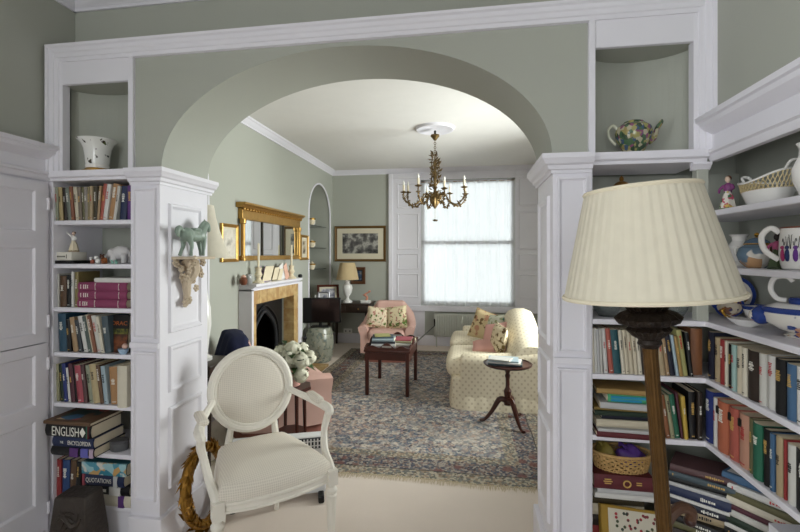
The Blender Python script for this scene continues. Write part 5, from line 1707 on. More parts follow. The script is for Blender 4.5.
# ------------------------------------------------------------------ pink armchairs
def pink_chair(label, loc, rz):
    """tub armchair, front at -y: skirted base, seat cushion, curved back sweeping into scrolled arms"""
    o = thing('pink_armchair', label, 'armchair', loc, rz, 'pair of pink armchairs')
    w, dpt = .37, .36
    # shell path (plan) from the front of one arm round the back to the front of the other
    path = []
    for i in range(29):
        t = -1 + 2 * i / 28
        a = abs(t)
        if a < .5:
            x = t / .5 * .27; y = .33 - .02 * (t / .5) ** 2
        else:
            q = (a - .5) / .5
            x = math.copysign(.27 + .075 * math.sin(min(1, q * 1.6) * PI / 2), t); y = .31 - .62 * q + .05 * math.sin(q * PI)
        path.append((x, y, a))
    inn, loops = [], []
    for i, (x, y, a) in enumerate(path):
        p0, p1 = path[max(i - 1, 0)], path[min(i + 1, 28)]
        tx, ty = p1[0] - p0[0], p1[1] - p0[1]
        l = math.hypot(tx, ty); nx_, ny_ = ty / l, -tx / l        # towards the inside / outside
        if nx_ * x + ny_ * (y - 0.0) < 0: nx_, ny_ = -nx_, -ny_
        q = max(0, (a - .42) / .58)
        top = .80 - .30 * min(1, q * 1.9) ** .8 + (.02 * math.sin(q * PI))
        th = .055
        fl = .045 if a > .55 else .02
        loops.append([(x - nx_ * th, y - ny_ * th, .12), (x - nx_ * th, y - ny_ * th, top - .06), (x - nx_ * th * .8 + nx_ * fl * .3, y - ny_ * th * .8 + ny_ * fl * .3, top - .012), (x + nx_ * fl * .6, y + ny_ * fl * .6, top),
                      (x + nx_ * (th * .9 + fl), y + ny_ * (th * .9 + fl), top - .025), (x + nx_ * (th + fl * .6), y + ny_ * (th + fl * .6), top - .075), (x + nx_ * th, y + ny_ * th, top - .14), (x + nx_ * th, y + ny_ * th, .12)])
    MB().loft(loops).build('back', PINK, o, smooth=60)
    MB().rbox((0, -.02, .22), (.66, .6, .2), .03, 3).build('seat_base', PINK, o)
    MB().rbox((0, -.06, .37), (.56, .6, .14), .05, 4, (0, 0, .02)).build('seat_cushion', PINK, o)
    sk = []
    for z, k in ((.005, 1.04), (.07, 1.02), (.14, 1.0)):
        lp = []
        for i in range(64):
            a = 2 * PI * i / 64
            c_, s_ = math.cos(a), math.sin(a)
            n = 5
            r = (abs(c_) ** n + abs(s_) ** n) ** (-1 / n)
            r *= k * (1 + (.012 * math.sin(a * 20) * (1.05 - z * 7)))
            lp.append((r * c_ * .35, .01 + r * s_ * .345, z))
        sk.append(lp)
    MB().loft(sk).build('skirt', mat('terracotta_skirt', (150, 98, 86), .9, noise=.08, bump=.1), o, smooth=60)
    return o


ac1 = P(389, Y=6.05)
pc1 = pink_chair('pink upholstered armchair with two floral cushions by the writing desk', (ac1.x, 6.02, 0), math.radians(4))
pc1.scale = (.88, .92, .96)
pink_chair('pink upholstered armchair with navy throw over its back, behind cream armchair', (-1.56, 3.45, 0), math.radians(128))


def pillow(name, label, loc, size, m, rot, cat='cushion', group=None):
    """soft cushion; size w,h,thickness; local: w along x, h along z, thickness along y"""
    o = thing(name, label, cat, loc, 0, group)
    o.rotation_euler = rot
    n = 14
    vs, fs = [], []
    w, h, t = size
    for sgn in (-1, 1):
        for j in range(n + 1):
            for i in range(n + 1):
                u, v = -1 + 2 * i / n, -1 + 2 * j / n
                f = (max(0, (1 - u ** 4) * (1 - v ** 4))) ** .55
                pin = 1 - .07 * (1 - abs(u)) * 0 - .06 * (1 - v * v) * abs(u) ** 3
                pin2 = 1 - .06 * (1 - u * u) * abs(v) ** 3
                vs.append((u * w / 2 * pin, sgn * (t / 2) * f, v * h / 2 * pin2))
    k = (n + 1) ** 2
    for s_ in range(2):
        for j in range(n):
            for i in range(n):
                a = s_ * k + j * (n + 1) + i
                q = (a, a + 1, a + n + 2, a + n + 1)
                fs.append(q if s_ == 0 else q[::-1])
    MB().add(vs, fs).build('cover', m, o, smooth=80, recalc=False)
    pts = []
    for a in range(n + 1): pts.append(vs[a])
    for a in range(1, n + 1): pts.append(vs[a * (n + 1) + n])
    for a in range(n - 1, -1, -1): pts.append(vs[n * (n + 1) + a])
    for a in range(n - 1, 0, -1): pts.append(vs[a * (n + 1)])
    MB().tube(pts, .006, 6, closed=True).build('piping', m, o)
    return o


FLO1 = m_floral('floral_linen', (222, 208, 180), (92, 110, 52), (178, 128, 112), 17, 0)
FLO2 = m_floral('floral_linen_dark', (214, 200, 166), (80, 104, 46), (160, 112, 98), 15, 1.3)
cz_ = .445
pillow('cushion', 'cream cushion printed with green leaves, in pink armchair', (ac1.x - .125, 5.88, cz_ + .13), (.3, .28, .12), FLO1, (math.radians(-14), math.radians(6), math.radians(8)), group='floral cushions in the pink armchair')
pillow('cushion', 'darker green and pink floral cushion beside the leaf cushion', (ac1.x + .14, 5.87, cz_ + .14), (.29, .3, .12), FLO2, (math.radians(-14), math.radians(-8), math.radians(-10)), group='floral cushions in the pink armchair')

# navy throw over the second armchair's back
nv = thing('navy_throw', 'navy blue throw with red edge draped over the pink armchair back', 'blanket', (-1.85, 3.235, .80), math.radians(38))
nv.scale = (1.1, 1.1, 1)
NAVY = mat('navy_wool', (24, 30, 62), .95, noise=.1, bump=.2, bscale=200)
vs_, fs_ = [], []
n1, n2 = 24, 16
for j in range(n2 + 1):
    for i in range(n1 + 1):
        t = -1 + 2 * i / n1
        s_ = -1 + 2 * j / n2
        x = .085 * math.sin(s_ * PI / 2) + (.02 if s_ > 0 else -.03) * abs(s_)
        z = .035 - (.42 if s_ < 0 else .22) * max(0, abs(s_) - .35) ** 1.0 - .02 * s_ * s_ - .05 * t * t - .16 * max(0, abs(t) - .55) ** 1.2
        vs_.append((x + .006 * math.sin(t * 11 + s_), t * .33, z))
for j in range(n2):
    for i in range(n1):
        a = j * (n1 + 1) + i
        fs_.append((a, a + 1, a + n1 + 2, a + n1 + 1))
tm = MB().add(vs_, fs_)
tm.build('cloth', NAVY, nv, smooth=80, recalc=False, mods=(('SOLIDIFY', {'thickness': .012, 'offset': 1}),))
for row in (0, n2):
    MB().tube([vs_[row * (n1 + 1) + i] for i in range(n1 + 1)], .009, 6).build('red_edge', mat('red_binding', (150, 34, 40), .9), nv)

# small dark side table with potted hydrangeas behind the cream armchair
st_ = P(284, Y=3.1)
sd = thing('side_table', 'small dark wooden side table under the white hydrangeas', 'table', (-1.25, 2.95, 0))
MB().lathe([(.14, .485), (.15, .49), (.15, .505), (.145, .51), (0, .51)], 8).build('top', MAHOG, sd, smooth=20)
for a in range(4):
    w_ = PI / 4 + a * PI / 2
    MB().tube([(.11 * math.cos(w_), .11 * math.sin(w_), 0), (.1 * math.cos(w_), .1 * math.sin(w_), .487)], [.011, .015], 6).build('leg', MAHOG, sd)
MB().lathe([(.09, .18), (.1, .18), (.1, .195), (0, .195)], 8).build('lower_shelf', MAHOG, sd, smooth=20)
hy_ = thing('potted_hydrangea', 'white hydrangeas with green leaves in a pink pot', 'plant', (-1.25, 2.95, .511))
MB().lathe([(.055, 0), (.065, .005), (.08, .1), (.086, .11), (.08, .115), (.07, .1), (0, .095)], 24).build('pot', mat('pink_pot', (206, 156, 144), .5), hy_)
rr = random.Random(12)
HYD = mat('hydrangea_white', (226, 224, 204), .8, noise=.12, scale=30)
LEAF = mat('hydrangea_leaf', (58, 84, 44), .55, noise=.3, scale=20)
for k_, (x, y, z, r) in enumerate(((-.09, -.03, .17, .06), (0, -.06, .2, .062), (.085, -.03, .18, .06), (-.03, .06, .23, .055), (.06, .05, .24, .052), (.02, -.02, .26, .055), (.1, -.07, .1, .048), (-.1, .05, .22, .05), (.13, .02, .2, .045))):
    fl = MB()
    for i in range(70):
        v_ = Vector((rr.gauss(0, 1), rr.gauss(0, 1), rr.gauss(0, 1))).normalized()
        c = Vector((x, y, z)) + v_ * r * rr.uniform(.9, 1.12)
        tg = v_.orthogonal().normalized(); bt = v_.cross(tg); s_ = rr.uniform(.014, .022)
        fl.add([c + v_ * .004, c + tg * s_ + v_ * .001, c + bt * s_, c - tg * s_ + v_ * .001, c - bt * s_], [(0, 1, 2), (0, 2, 3), (0, 3, 4), (0, 4, 1)])
    fl.ball((x, y, z), r * .93, 10, 7)
    fl.build('flower_head', HYD, hy_, smooth=0, recalc=False)
for i in range(44):
    a = rr.uniform(0, 6.28); z = rr.uniform(.08, .29); r = rr.uniform(.06, .11)
    lf = MB()
    p = Vector((r * math.cos(a), r * math.sin(a), z)); d = Vector((math.cos(a), math.sin(a), rr.uniform(-.6, .5))).normalized()
    sd_ = d.cross(Vector((0, 0, 1))).normalized(); n = sd_.cross(d); L = rr.uniform(.06, .09); w = L * .34
    lf.add([p, p + d * L * .4 + sd_ * w + n * .008, p + d * L - n * .012, p + d * L * .4 - sd_ * w + n * .008, p + d * L * .45 - n * .004], [(0, 1, 4), (1, 2, 4), (2, 3, 4), (3, 0, 4)])
    lf.build('leaf', LEAF, hy_, smooth=60, recalc=False)

# white bell shaded lamp on a small table in the near alcove
bl = P(203, Y=2.74)
bt = thing('alcove_table', 'small dark table carrying the white bell shaded lamp', 'table', (bl.x - .0, 2.74, 0))
MB().rbox((0, 0, .71), (.3, .3, .025), .006, 2).build('top', DARKWOOD, bt)
MB().box(-.13, .13, -.13, .13, .63, .697).build('apron', DARKWOOD, bt, smooth=0)
for sx_ in (-1, 1):
    for sy_ in (-1, 1): MB().tube([(sx_ * .12, sy_ * .12, 0), (sx_ * .12, sy_ * .12, .64)], [.012, .02], 8).build('leg', DARKWOOD, bt)
table_lamp('white bell shaded table lamp half hidden behind the arch pier', (bl.x, 2.74, .7235),
           [(.06, 0), (.06, .02), (.03, .04), (.04, .14), (.055, .24), (.05, .36), (.03, .46), (.02, .6), (.012, .66)],
           [(.175, .70), (.145, .78), (.11, .88), (.085, .97), (.07, 1.06)], m_shade('white_bell_silk', (232, 226, 210), .3), PORC)

# ------------------------------------------------------------------ sofa
SOFA = m_sofa()
sx0, sx1, sy0, sy1 = -.2, .72, 4.08, 5.92
sf = thing('sofa', 'cream sprigged two-seat sofa with loose cover and camel back', 'sofa', ((sx0 + sx1) / 2, (sy0 + sy1) / 2, 0))
hw, hl = (sx1 - sx0) / 2, (sy1 - sy0) / 2
MB().rbox((.02, 0, .2), (2 * hw - .06, 2 * hl - .06, .2), .03, 3).build('base', SOFA, sf)
sk = []
for z, k in ((.004, 1.015), (.1, 1.0), (.16, .985), (.2, .98)):
    lp = []
    for i in range(120):
        a = 2 * PI * i / 120
        c_, s_ = math.cos(a), math.sin(a); n = 9
        r = (abs(c_) ** n + abs(s_) ** n) ** (-1 / n) * k * (1 + .006 * math.sin(a * 26) * (1.1 - z * 5))
        lp.append((.01 + r * c_ * (hw - .01), r * s_ * hl, z))
    sk.append(lp)
MB().loft(sk).build('valance', SOFA, sf, smooth=60)
for s_ in (-1, 1):
    MB().rbox((-.13, s_ * (hl - .12 - .34), .36), (2 * hw - .26, .74, .16), .06, 4, (.02, 0, .025)).build('seat_cushion', SOFA, sf)
    # arm: low scroll arm
    ar = []
    for x, k, zt in ((-hw + .13, .9, .48), (-hw + .155, 1, .5), (-.1, 1, .505), (.15, 1, .52), (hw - .08, .95, .56)):
        yo, yi = s_ * (hl - .005), s_ * (hl - .2)
        ym = (yo + yi) / 2
        ar.append([(x, ym + (yo - ym) * k, .1), (x, ym + (yo - ym) * k, zt - .09), (x, ym + (yo - ym) * 1.12 * k, zt - .05), (x, ym + (yo - ym) * .85 * k, zt - .01), (x, ym, zt + .005), (x, ym + (yi - ym) * .8 * k, zt - .01), (x, ym + (yi - ym) * k, zt - .06), (x, ym + (yi - ym) * k, .1)])
    MB().loft(ar).build('arm', SOFA, sf, smooth=60)
bl_ = []
for i in range(25):
    t = -1 + 2 * i / 24
    y = t * (hl - .02)
    top = .60 + .24 * (math.cos(t * PI) * .5 + .5) ** .8
    bl_.append([(hw - .38, y, .2), (hw - .37, y, .42), (hw - .31, y, top - .1), (hw - .26, y, top - .03), (hw - .19, y, top - .002), (hw - .1, y, top), (hw - .03, y, top - .03), (hw - .005, y, top - .1), (hw - .0, y, .2)])
MB().loft(bl_).build('back', SOFA, sf, smooth=60)
PK = mat('cushion_pink', (206, 158, 148), .9, noise=.05, bump=.1, bscale=300)
Z0 = .475
pillow('cushion', 'long pink bolster cushion lying flat on the sofa seat', P(491, 348, Y=4.55), (.38, .19, .13), PK, (math.radians(-65), 0, math.radians(-6)), group='cushions on the sofa')
pillow('cushion', 'square pink cushion propped behind the long pink bolster', P(496, 336, Y=4.8), (.34, .32, .11), PK, (math.radians(-35), math.radians(-14), math.radians(-38)), group='cushions on the sofa')
pillow('cushion', 'tan and rose floral cushion at the window end of the sofa', P(485, 327, Y=5.3), (.38, .38, .14), m_floral('floral_rose', (206, 186, 146), (186, 138, 112), (120, 96, 66), 10, 2.2), (math.radians(-18), math.radians(12), math.radians(-35)), group='cushions on the sofa')
pillow('cushion', 'green and white floral cushion between pink and tan floral ones', P(503, 329, Y=5.05) - Vector((.09, 0, 0)), (.28, .32, .1), m_floral('floral_green', (206, 208, 190), (70, 128, 116), (150, 160, 120), 11, 3.1), (math.radians(-15), math.radians(-8), math.radians(-60)), group='cushions on the sofa')
pillow('cushion', 'brown and cream patterned sofa cushion closest to the tripod table', P(511, 342, Y=4.5) - Vector((.12, 0, -.03)), (.26, .28, .11), m_floral('floral_brown', (214, 200, 170), (96, 72, 46), (120, 100, 60), 16, 4.4), (math.radians(-10), math.radians(6), math.radians(-72)), group='cushions on the sofa')

# ------------------------------------------------------------------ butler's tray table with books
tq = [P(365.5, 396, Z=0), P(410.5, 399, Z=0), P(417, 379, Z=0), P(377, 377, Z=0)]
tc = sum(tq, Vector()) / 4
tw, td = .46, .64
trz = -math.radians(1)
tt = thing('tray_table', 'mahogany tray table with scalloped gallery holding books', 'table', (tc.x, tc.y, 0), trz)
TZ = .475
for sx_ in (-1, 1):
    for sy_ in (-1, 1):
        MB().box(sx_ * (tw / 2 - .02) - .018, sx_ * (tw / 2 - .02) + .018, sy_ * (td / 2 - .02) - .018, sy_ * (td / 2 - .02) + .018, 0, TZ - .03).build('leg', MAHOG, tt, smooth=0, bevel=.003)
MB().box(-tw / 2 + .006, tw / 2 - .006, -td / 2 + .006, td / 2 - .006, TZ - .11, TZ - .03).build('apron', MAHOG, tt, smooth=0)
MB().rbox((0, 0, TZ - .018), (tw + .02, td + .02, .024), .005, 2).build('tray_base', MAHOG, tt)
def gallery(L):
    n = 24; top = []
    for i in range(n + 1):
        t = -1 + 2 * i / n
        h = .035 + .012 * math.cos(t * PI * 3) + (.03 if abs(t) < .3 else 0) * math.cos(t / .3 * PI / 2) ** .5 if abs(t) < .3 else .035 + .012 * math.cos(t * PI * 3)
        top.append((t * L / 2, h))
    return [(-L / 2, 0)] + top + [(L / 2, 0)]
for s_ in (-1, 1):
    MB().prism(gallery(tw), s_ * td / 2 - .006, s_ * td / 2 + .006, axis='y', M=Matrix.Translation((0, 0, TZ - .006))).build('gallery', MAHOG, tt, smooth=0)
    MB().prism(gallery(td), s_ * tw / 2 - .006, s_ * tw / 2 + .006, axis='x', M=Matrix.Translation((0, 0, TZ - .006))).build('gallery', MAHOG, tt, smooth=0)
    MB().box(-.05, .05, s_ * td / 2 - .0068, s_ * td / 2 + .0068, TZ + .022, TZ + .04).build('hand_hole', mat('hand_hole_grey', (150, 146, 140), .7), tt, smooth=0)  # plain grey bar standing for the open slot
def tbook(c, t, L, d, x, y, z, yaw, lab):
    book(c, t, L, d, Matrix.Translation((tc.x + x, tc.y + y, z + t)) @ Matrix.Rotation(yaw, 4, 'Z') @ FLAT, lab, 'books on the tray table')
z = TZ - .005
zs1 = z
for c, t, L, d, yaw, lab in (('pale grey', .04, .25, .2, .1, 'thick pale grey book, lowest of the tall pile on the tray table'), ('slate', .022, .25, .19, .12, 'slate book in the tall pile on the tray table'), ('light blue', .03, .23, .18, .05, 'light blue book in the tall pile on the tray table'), ('slate blue', .016, .22, .17, .2, 'slate blue book under the yellow green one on the tray table'), ('yellow green', .014, .16, .13, .3, 'small yellow green book topping the tall pile on the tray table')):
    tbook(c, t, L, d, -.19 + (.25 - L) / 2, -.22, zs1, yaw, lab); zs1 += t + .0008
zs1 = z
for c, t, L, d, yaw, lab in (('white', .03, .2, .26, -.05, 'white book, lowest of the low pile on the tray table'), ('moss beige', .022, .19, .24, -.1, 'moss beige book in the low pile on the tray table'), ('rose red', .012, .18, .2, 0, 'thin rose red book topping the low pile on the tray table')):
    tbook(c, t, L, d, .03, -.12 + .03, zs1, yaw, lab); zs1 += t + .0008

# black stick resting between the tray table and the radiator
a_, b_ = P(418.5, 340, Y=4.98), P(434.5, 326, Y=6.74)
sk_ = thing('black_rod', 'thin black rod propped from radiator to tray table', 'rod', (0, 0, 0))
MB().tube([a_, a_ + (b_ - a_) * .5, b_], .008, 8).build('shaft', BLACK, sk_)
MB().tube(smooth_path([b_, b_ + Vector((.0, .0, .05)), b_ + Vector((.0, -.01, .11))], 4), .01, 8).build('handle', BLACK, sk_)

# tripod wine table by the sofa with magazines
tp = thing('tripod_table', 'dark round tripod table beside the sofa arm', 'table', (.335, 3.82, 0))
PZ = P(509, 363, Y=3.82).z
MB().lathe([(.0, PZ - .02), (.19, PZ - .018), (.2, PZ - .012), (.205, PZ), (.198, PZ + .004), (.19, PZ - .004), (0, PZ - .004)], 40).build('top', MAHOG, tp)
MB().lathe([(.03, .16), (.034, .19), (.022, .21), (.03, .25), (.034, .28), (.018, .31), (.016, .38), (.024, .41), (.016, .43), (.04, PZ - .02)], 18).build('column', MAHOG, tp)
for a in (math.radians(-62), math.radians(58), math.radians(178)):
    c_, s_ = math.cos(a), math.sin(a)
    MB().tube(smooth_path([(.02 * c_, .02 * s_, .2), (.07 * c_, .07 * s_, .2), (.13 * c_, .13 * s_, .1), (.19 * c_, .19 * s_, .025), (.235 * c_, .235 * s_, .012)], 5), lerps([.026, .024, .018, .013, .016], 5), 8).build('leg', MAHOG, tp)
z = PZ - .0035
for i, (c, t, L, d, yaw, lab) in enumerate((('slate blue', .018, .28, .2, -.12, 'slate blue magazine, lowest on the tripod table'), ('white', .012, .26, .19, -.2, 'white magazine on the tripod table, under the light blue one'), ('light blue', .012, .25, .18, -.1, 'light blue magazine on the tripod table'), ('off white', .01, .18, .13, -.3, 'folded off white paper topping the tripod table pile'))):
    book(c, t, L, d, Matrix.Translation((.335 - .17, 3.82 - .09, z + t)) @ Matrix.Rotation(yaw, 4, 'Z') @ FLAT, lab, 'magazines on the tripod table', soft=True)
    z += t + .0008
# poker by the hearth
pk = thing('fire_poker', 'black poker with round knob standing by the hearth', 'poker', (0, 0, 0))
kp = P(305, 338, Y=5.2)
MB().tube([(kp.x, 5.2, .032), (kp.x, 5.2, kp.z)], .007, 8).build('shaft', IRON, pk)
MB().ball((kp.x, 5.2, kp.z), .026, 12, 8).build('knob', IRON, pk)
MB().lathe([(.06, .031), (.06, .04), (.02, .05), (0, .055)], 16, (kp.x, 5.2, 0)).build('stand', IRON, pk)

# ------------------------------------------------------------------ ornaments: niches
vz = ZN + .0006
vp = P(100, Y=1.945)
vs1 = lathe_thing('beaker_vase', 'flared white porcelain vase with floral sprigs and gilt foot', 'vase', (vp.x, 1.93, vz), [
    ('body', m_patch('sprig_porcelain', (226, 226, 222), [(60, 56, 60), (110, 80, 110), (90, 100, 60), (70, 60, 50)], 55, .56), [(.048, .035), (.052, .05), (.054, .08), (.06, .12), (.07, .145), (.084, .16), (.088, .166), (.082, .166), (.066, .145), (.05, .1), (0, .09)]),
    ('ring', PORC, [(.05, .02), (.053, .03), (.051, .04), (.04, .042)]),
    ('gilt_foot', GOLDP, [(.066, 0), (.068, .008), (.056, .014), (.05, .022), (.04, .024)])], seg=32)
ml = mat('majolica', (120, 130, 70), .2)
MAJ = m_patch('majolica_glaze', (150, 146, 90), [(70, 98, 70), (128, 74, 104), (64, 84, 112), (172, 166, 140), (54, 74, 54), (148, 136, 84)], 62, .4, .2)
tp2 = P(634, Y=1.93)
po = thing('teapot', 'colourful majolica teapot with floral glaze in the open niche', 'teapot', (tp2.x, 1.935, vz))
po.scale = (.93, .93, 1.12)
MB().lathe([(.03, 0), (.034, .008), (.045, .02), (.07, .06), (.076, .085), (.07, .105), (.05, .118), (.03, .122), (.012, .124), (0, .126)], 28).build('body', MAJ, po)
MB().tube(smooth_path([(.062, 0, .055), (.085, 0, .07), (.098, 0, .1), (.115, 0, .122), (.112, -.0, .128)], 4), lerps([.016, .013, .009, .008, .007], 4), 10).build('spout', MAJ, po)
MB().tube(smooth_path([(-.066, 0, .1), (-.085, 0, .116), (-.105, 0, .1), (-.1, 0, .07), (-.075, 0, .045)], 4), .006, 8).build('handle', mat('majolica_handle', (190, 190, 170), .2), po)
MB().lathe([(.045, .116), (.04, .126), (.02, .132), (.008, .134)], 20).build('lid', MAJ, po)

# left shelf B: figurine on a white box, small animals, elephant
yb_ = YF + .07
bx = P(70, Y=yb_).x
zB = SHELF[1] + .0006
tr = tag(MB().rbox((0, 0, .008), (.155, .12, .016), .003, 1).build('black_tray', BLACK, None, loc=(bx + .005, yb_, zB)), 'flat black tray under the white box on the bookcase shelf', 'tray')
wb = thing('white_box', 'white box with dark lettering carrying a figurine on the shelf', 'box', (bx, yb_ - .005, zB + .0165))
MB().rbox((0, 0, .021), (.12, .09, .042), .003, 1).build('carton', mat('box_white', (216, 212, 200), .6), wb)
lb = MB()
for i in range(7): lb.box(-.022 + i * .0068, -.018 + i * .0068, -.0456, -.045, .016, .023)
lb.box(-.03, -.027, -.0456, -.045, .01, .03).box(.03, .033, -.0456, -.045, .01, .03)
lb.build('lettering', INK_K, wb, smooth=0, kind='stuff')


def figure(label, loc, h, cols, arm_up=False, rz=0.0):
    """small standing porcelain figure: gown, torso, arms, head, hair"""
    o = thing('figurine', label, 'figurine', loc, rz)
    s = h / .12
    def sc(mb):
        mb.v = [p * s for p in mb.v]; return mb
    sc(MB().lathe([(.026, 0), (.028, .006), (.022, .01), (.0, .012)], 16)).build('base', cols[3], o)
    g = MB().lathe([(.024, .008), (.022, .02), (.016, .045), (.011, .06), (.012, .066)], 20, mod=lambda a, j: .1 * math.cos(a * 7) if j < 3 else 0)
    sc(g).build('skirt', cols[0], o)
    t = MB().lathe([(.011, .058), (.0135, .07), (.0145, .08), (.011, .09), (.005, .094)], 14, sy=.75)
    t.tube(smooth_path([(-.012, 0, .086), (-.024, -.004, .075 if not arm_up else .1), (-.02 if not arm_up else -.032, -.014, .062 if not arm_up else .112)], 4), lerps([.005, .0042, .0034], 4), 6)
    t.tube(smooth_path([(.012, 0, .086), (.02, -.004, .074), (.01, -.016, .066)], 4), lerps([.005, .0042, .0034], 4), 6)
    sc(t).build('torso', cols[1], o)
    sc(MB().tube([(0, 0, .09), (0, 0, .1)], .004, 6).ball((0, -.001, .107), (.0085, .009, .0105), 10, 8).ball((0, -.0095, .106), .0018, 5, 4)).build('head', cols[2], o)
    sc(MB().ball((0, .002, .11), (.0095, .0095, .01), 10, 7)).build('hair', cols[4], o)
    return o


SKIN = mat('porcelain_skin', (226, 200, 180), .3)
HAIR = mat('porcelain_brown', (96, 62, 44), .4)
figure('cream porcelain girl with raised arm sitting on the white box', (bx + .022, yb_ - .0, zB + .0595), .105, (PCH['cream'], PORC, SKIN, mat('stone_base', (170, 150, 120), .5), HAIR), True)


def small_animal(label, loc, m1, m2, k=1.0):
    o = thing('animal_figurine', label, 'figurine', loc, 0, 'tiny animals on the shelf')
    MB().ball((0, 0, .014 * k), (.014 * k, .011 * k, .014 * k), 10, 7).ball((.004 * k, -.004, .004 * k), (.014 * k, .012 * k, .004 * k), 8, 5).build('body', m1, o)
    MB().ball((-.006 * k, -.006 * k, .03 * k), (.009 * k, .008 * k, .009 * k), 10, 7).ball((-.012 * k, -.006 * k, .039 * k), .0035 * k, 6, 4).ball((.001 * k, -.004 * k, .039 * k), .0035 * k, 6, 4).build('head', m2, o)
    return o


yA = YF + .04
for u_, a, b, lab, k_ in ((92.5, mat('glaze_brick', (150, 80, 60), .35), PORC, 'tiny brick red and white animal next to the white box', .8), (98, PORC, PORC, 'tiny white animal between brick red and amber ones', .95), (104.3, mat('glaze_amber', (140, 80, 36), .35), mat('glaze_umber', (84, 50, 30), .4), 'tiny amber brown animal next to the white elephant', 1.15)):
    small_animal(lab, (P(u_, Y=yA).x, yA, zB), a, b, k_)
GRN = mat('glaze_mint', (130, 180, 164), .3)
for u_, lab in ((112.5, 'tiny mint green frog under the elephant trunk'), (116.5, 'tiny mint green frog beside the elephant foot')):
    small_animal(lab, (P(u_, Y=yA - .012).x, yA - .012, zB), GRN, GRN, .5)
el = thing('elephant_figurine', 'white elephant figurine on the shelf below the top books', 'figurine', (P(119, Y=yA + .05).x, yA + .05, zB))
em_ = MB().ball((.012, 0, .055), (.05, .03, .036)).ball((-.035, 0, .052), (.026, .024, .026))
for x, y in ((-.018, -.017), (-.018, .017), (.042, -.017), (.042, .017)): em_.tube([(x, y, .05), (x, y, .002)], [.017, .013], 10)
em_.tube(smooth_path([(-.052, 0, .05), (-.068, 0, .03), (-.07, 0, .012), (-.078, 0, .006)], 4), lerps([.014, .01, .007, .005], 4), 8)
for s_ in (-1, 1): em_.ball((-.028, s_ * .026, .054), (.016, .006, .02), 10, 6)
em_.tube([(.06, 0, .06), (.066, 0, .03)], [.004, .003], 6)
remesh('elephant_body', em_, mat('white_glaze', (206, 204, 204), .35), el, .004)
for s_ in (-1, 1): MB().tube([(-.05, s_ * .012, .042), (-.066, s_ * .014, .034), (-.072, s_ * .014, .038)], [.0035, .0028, .0015], 6).build('tusk', PORC, el)
# blue cup in front of the face-out book, grey box by the encyclopedias
cu = thing('blue_cup', 'small pale blue cup with pink flower before the dark face-out book', 'cup', (P(123.5, Y=YF + .018).x, YF + .018, SHELF[3] + .0006))
MB().lathe([(.014, 0), (.016, .003), (.022, .016), (.024, .026), (.021, .026), (.0, .018)], 20).build('bowl', mat('glaze_skyblue', (150, 176, 200), .25), cu)
MB().ball((.008, .0, .038), (.014, .012, .014), 8, 6).build('flower', mat('bisque_pink', (214, 176, 160), .5), cu)
gb_ = thing('grey_tin', 'small grey oval tin beside the stacked encyclopedias', 'tin', (P(122, Y=YF + .06).x - .01, YF + .055, SHELF[5] + .0006), .2)
MB().lathe([(.04, 0), (.043, .004), (.043, .036), (.04, .038), (0, .038)], 28, sy=.75).build('body', mat('grey_tin', (96, 98, 100), .4, .3), gb_)
MB().lathe([(.044, .038), (.045, .048), (.04, .052), (0, .053)], 28, sy=.75).build('lid', mat('grey_tin_lid', (84, 84, 88), .4, .3), gb_)

# ------------------------------------------------------------------ china on the side-wall shelves
CXX = WR + .085
def side(u, off=.085): return P(u, X=WR + off).y
zA, zB2, zC = SHELF[0] + .0006, SHELF[1] + .0006, SHELF[2] + .0006
figure('porcelain lady in purple bodice and flowered skirt on the upper side-wall shelf', (CXX - .02, side(728, .065), zA), .135, (m_patch('skirt_sprigs', (222, 216, 206), [(190, 90, 110), (80, 130, 90), (210, 180, 100)], 90, .5), mat('purple_glaze', (128, 66, 118), .3), SKIN, mat('green_base', (120, 130, 90), .4), HAIR), False, math.radians(-60))
pb = thing('pierced_basket', 'oval white porcelain basket with gilt pierced rim beside the porcelain lady', 'basket', (CXX, side(768), zA))
def sag(a, j): return 0
mb = MB()
seg = 40
prof = [(.045, 0), (.05, .006), (.058, .03), (.064, .048), (.06, .048), (.05, .012), (0, .01)]
mb.lathe(prof, seg, sy=1.5)
mb.build('bowl', PORC, pb)
rim = MB()
def rimz(a): return .075 + .03 * math.sin(a) ** 2 * (1 if math.sin(a) < 0 else .55)
for i in range(seg):
    a, b = 2 * PI * i / seg, 2 * PI * (i + 1.6) / seg
    for c_, d_ in ((a, b), (b, a)):
        rim.tube([(.063 * math.cos(c_), .0945 * math.sin(c_), .047), (.07 * math.cos(d_), .105 * math.sin(d_), rimz(d_))], .0018, 4)
rim.build('lattice', mat('gilt_lattice', (196, 178, 136), .35, .2), pb, kind='stuff')
MB().tube([(.07 * math.cos(2 * PI * i / 40), .105 * math.sin(2 * PI * i / 40), rimz(2 * PI * i / 40)) for i in range(40)], .0035, 6, closed=True).build('rim', PORC, pb)
for s_ in (-1, 1):
    zz = rimz(s_ * PI / 2)
    MB().tube(smooth_path([(-.014, s_ * .104, zz), (-.012, s_ * .12, zz + .018), (0, s_ * .124, zz + .024), (.012, s_ * .12, zz + .018), (.014, s_ * .104, zz)], 4), .0045, 6).build('handle', PORC, pb)
lathe_thing('white_ewer', 'plain white porcelain ewer past the pierced basket', 'jug', (CXX - .02, side(815, .065), zA), [('body', PORC, [(.03, 0), (.034, .006), (.05, .05), (.052, .08), (.036, .12), (.034, .14), (.042, .155), (.038, .155), (.03, .14), (0, .13)]), ('foot_ring', PORC, [(.032, 0), (.034, .004), (.03, .008)])])
lathe_thing('white_vase', 'white urn vase half hidden behind the pleated lampshade', 'vase', (P(739, X=1.05).x, P(739, X=1.05).y, zB2), [('body', PORC, [(.025, 0), (.03, .008), (.015, .02), (.03, .05), (.038, .08), (.022, .1), (.024, .115), (.034, .124), (.03, .124), (0, .11)]), ('foot', PORC, [(.03, 0), (.031, .006), (.02, .012)])])
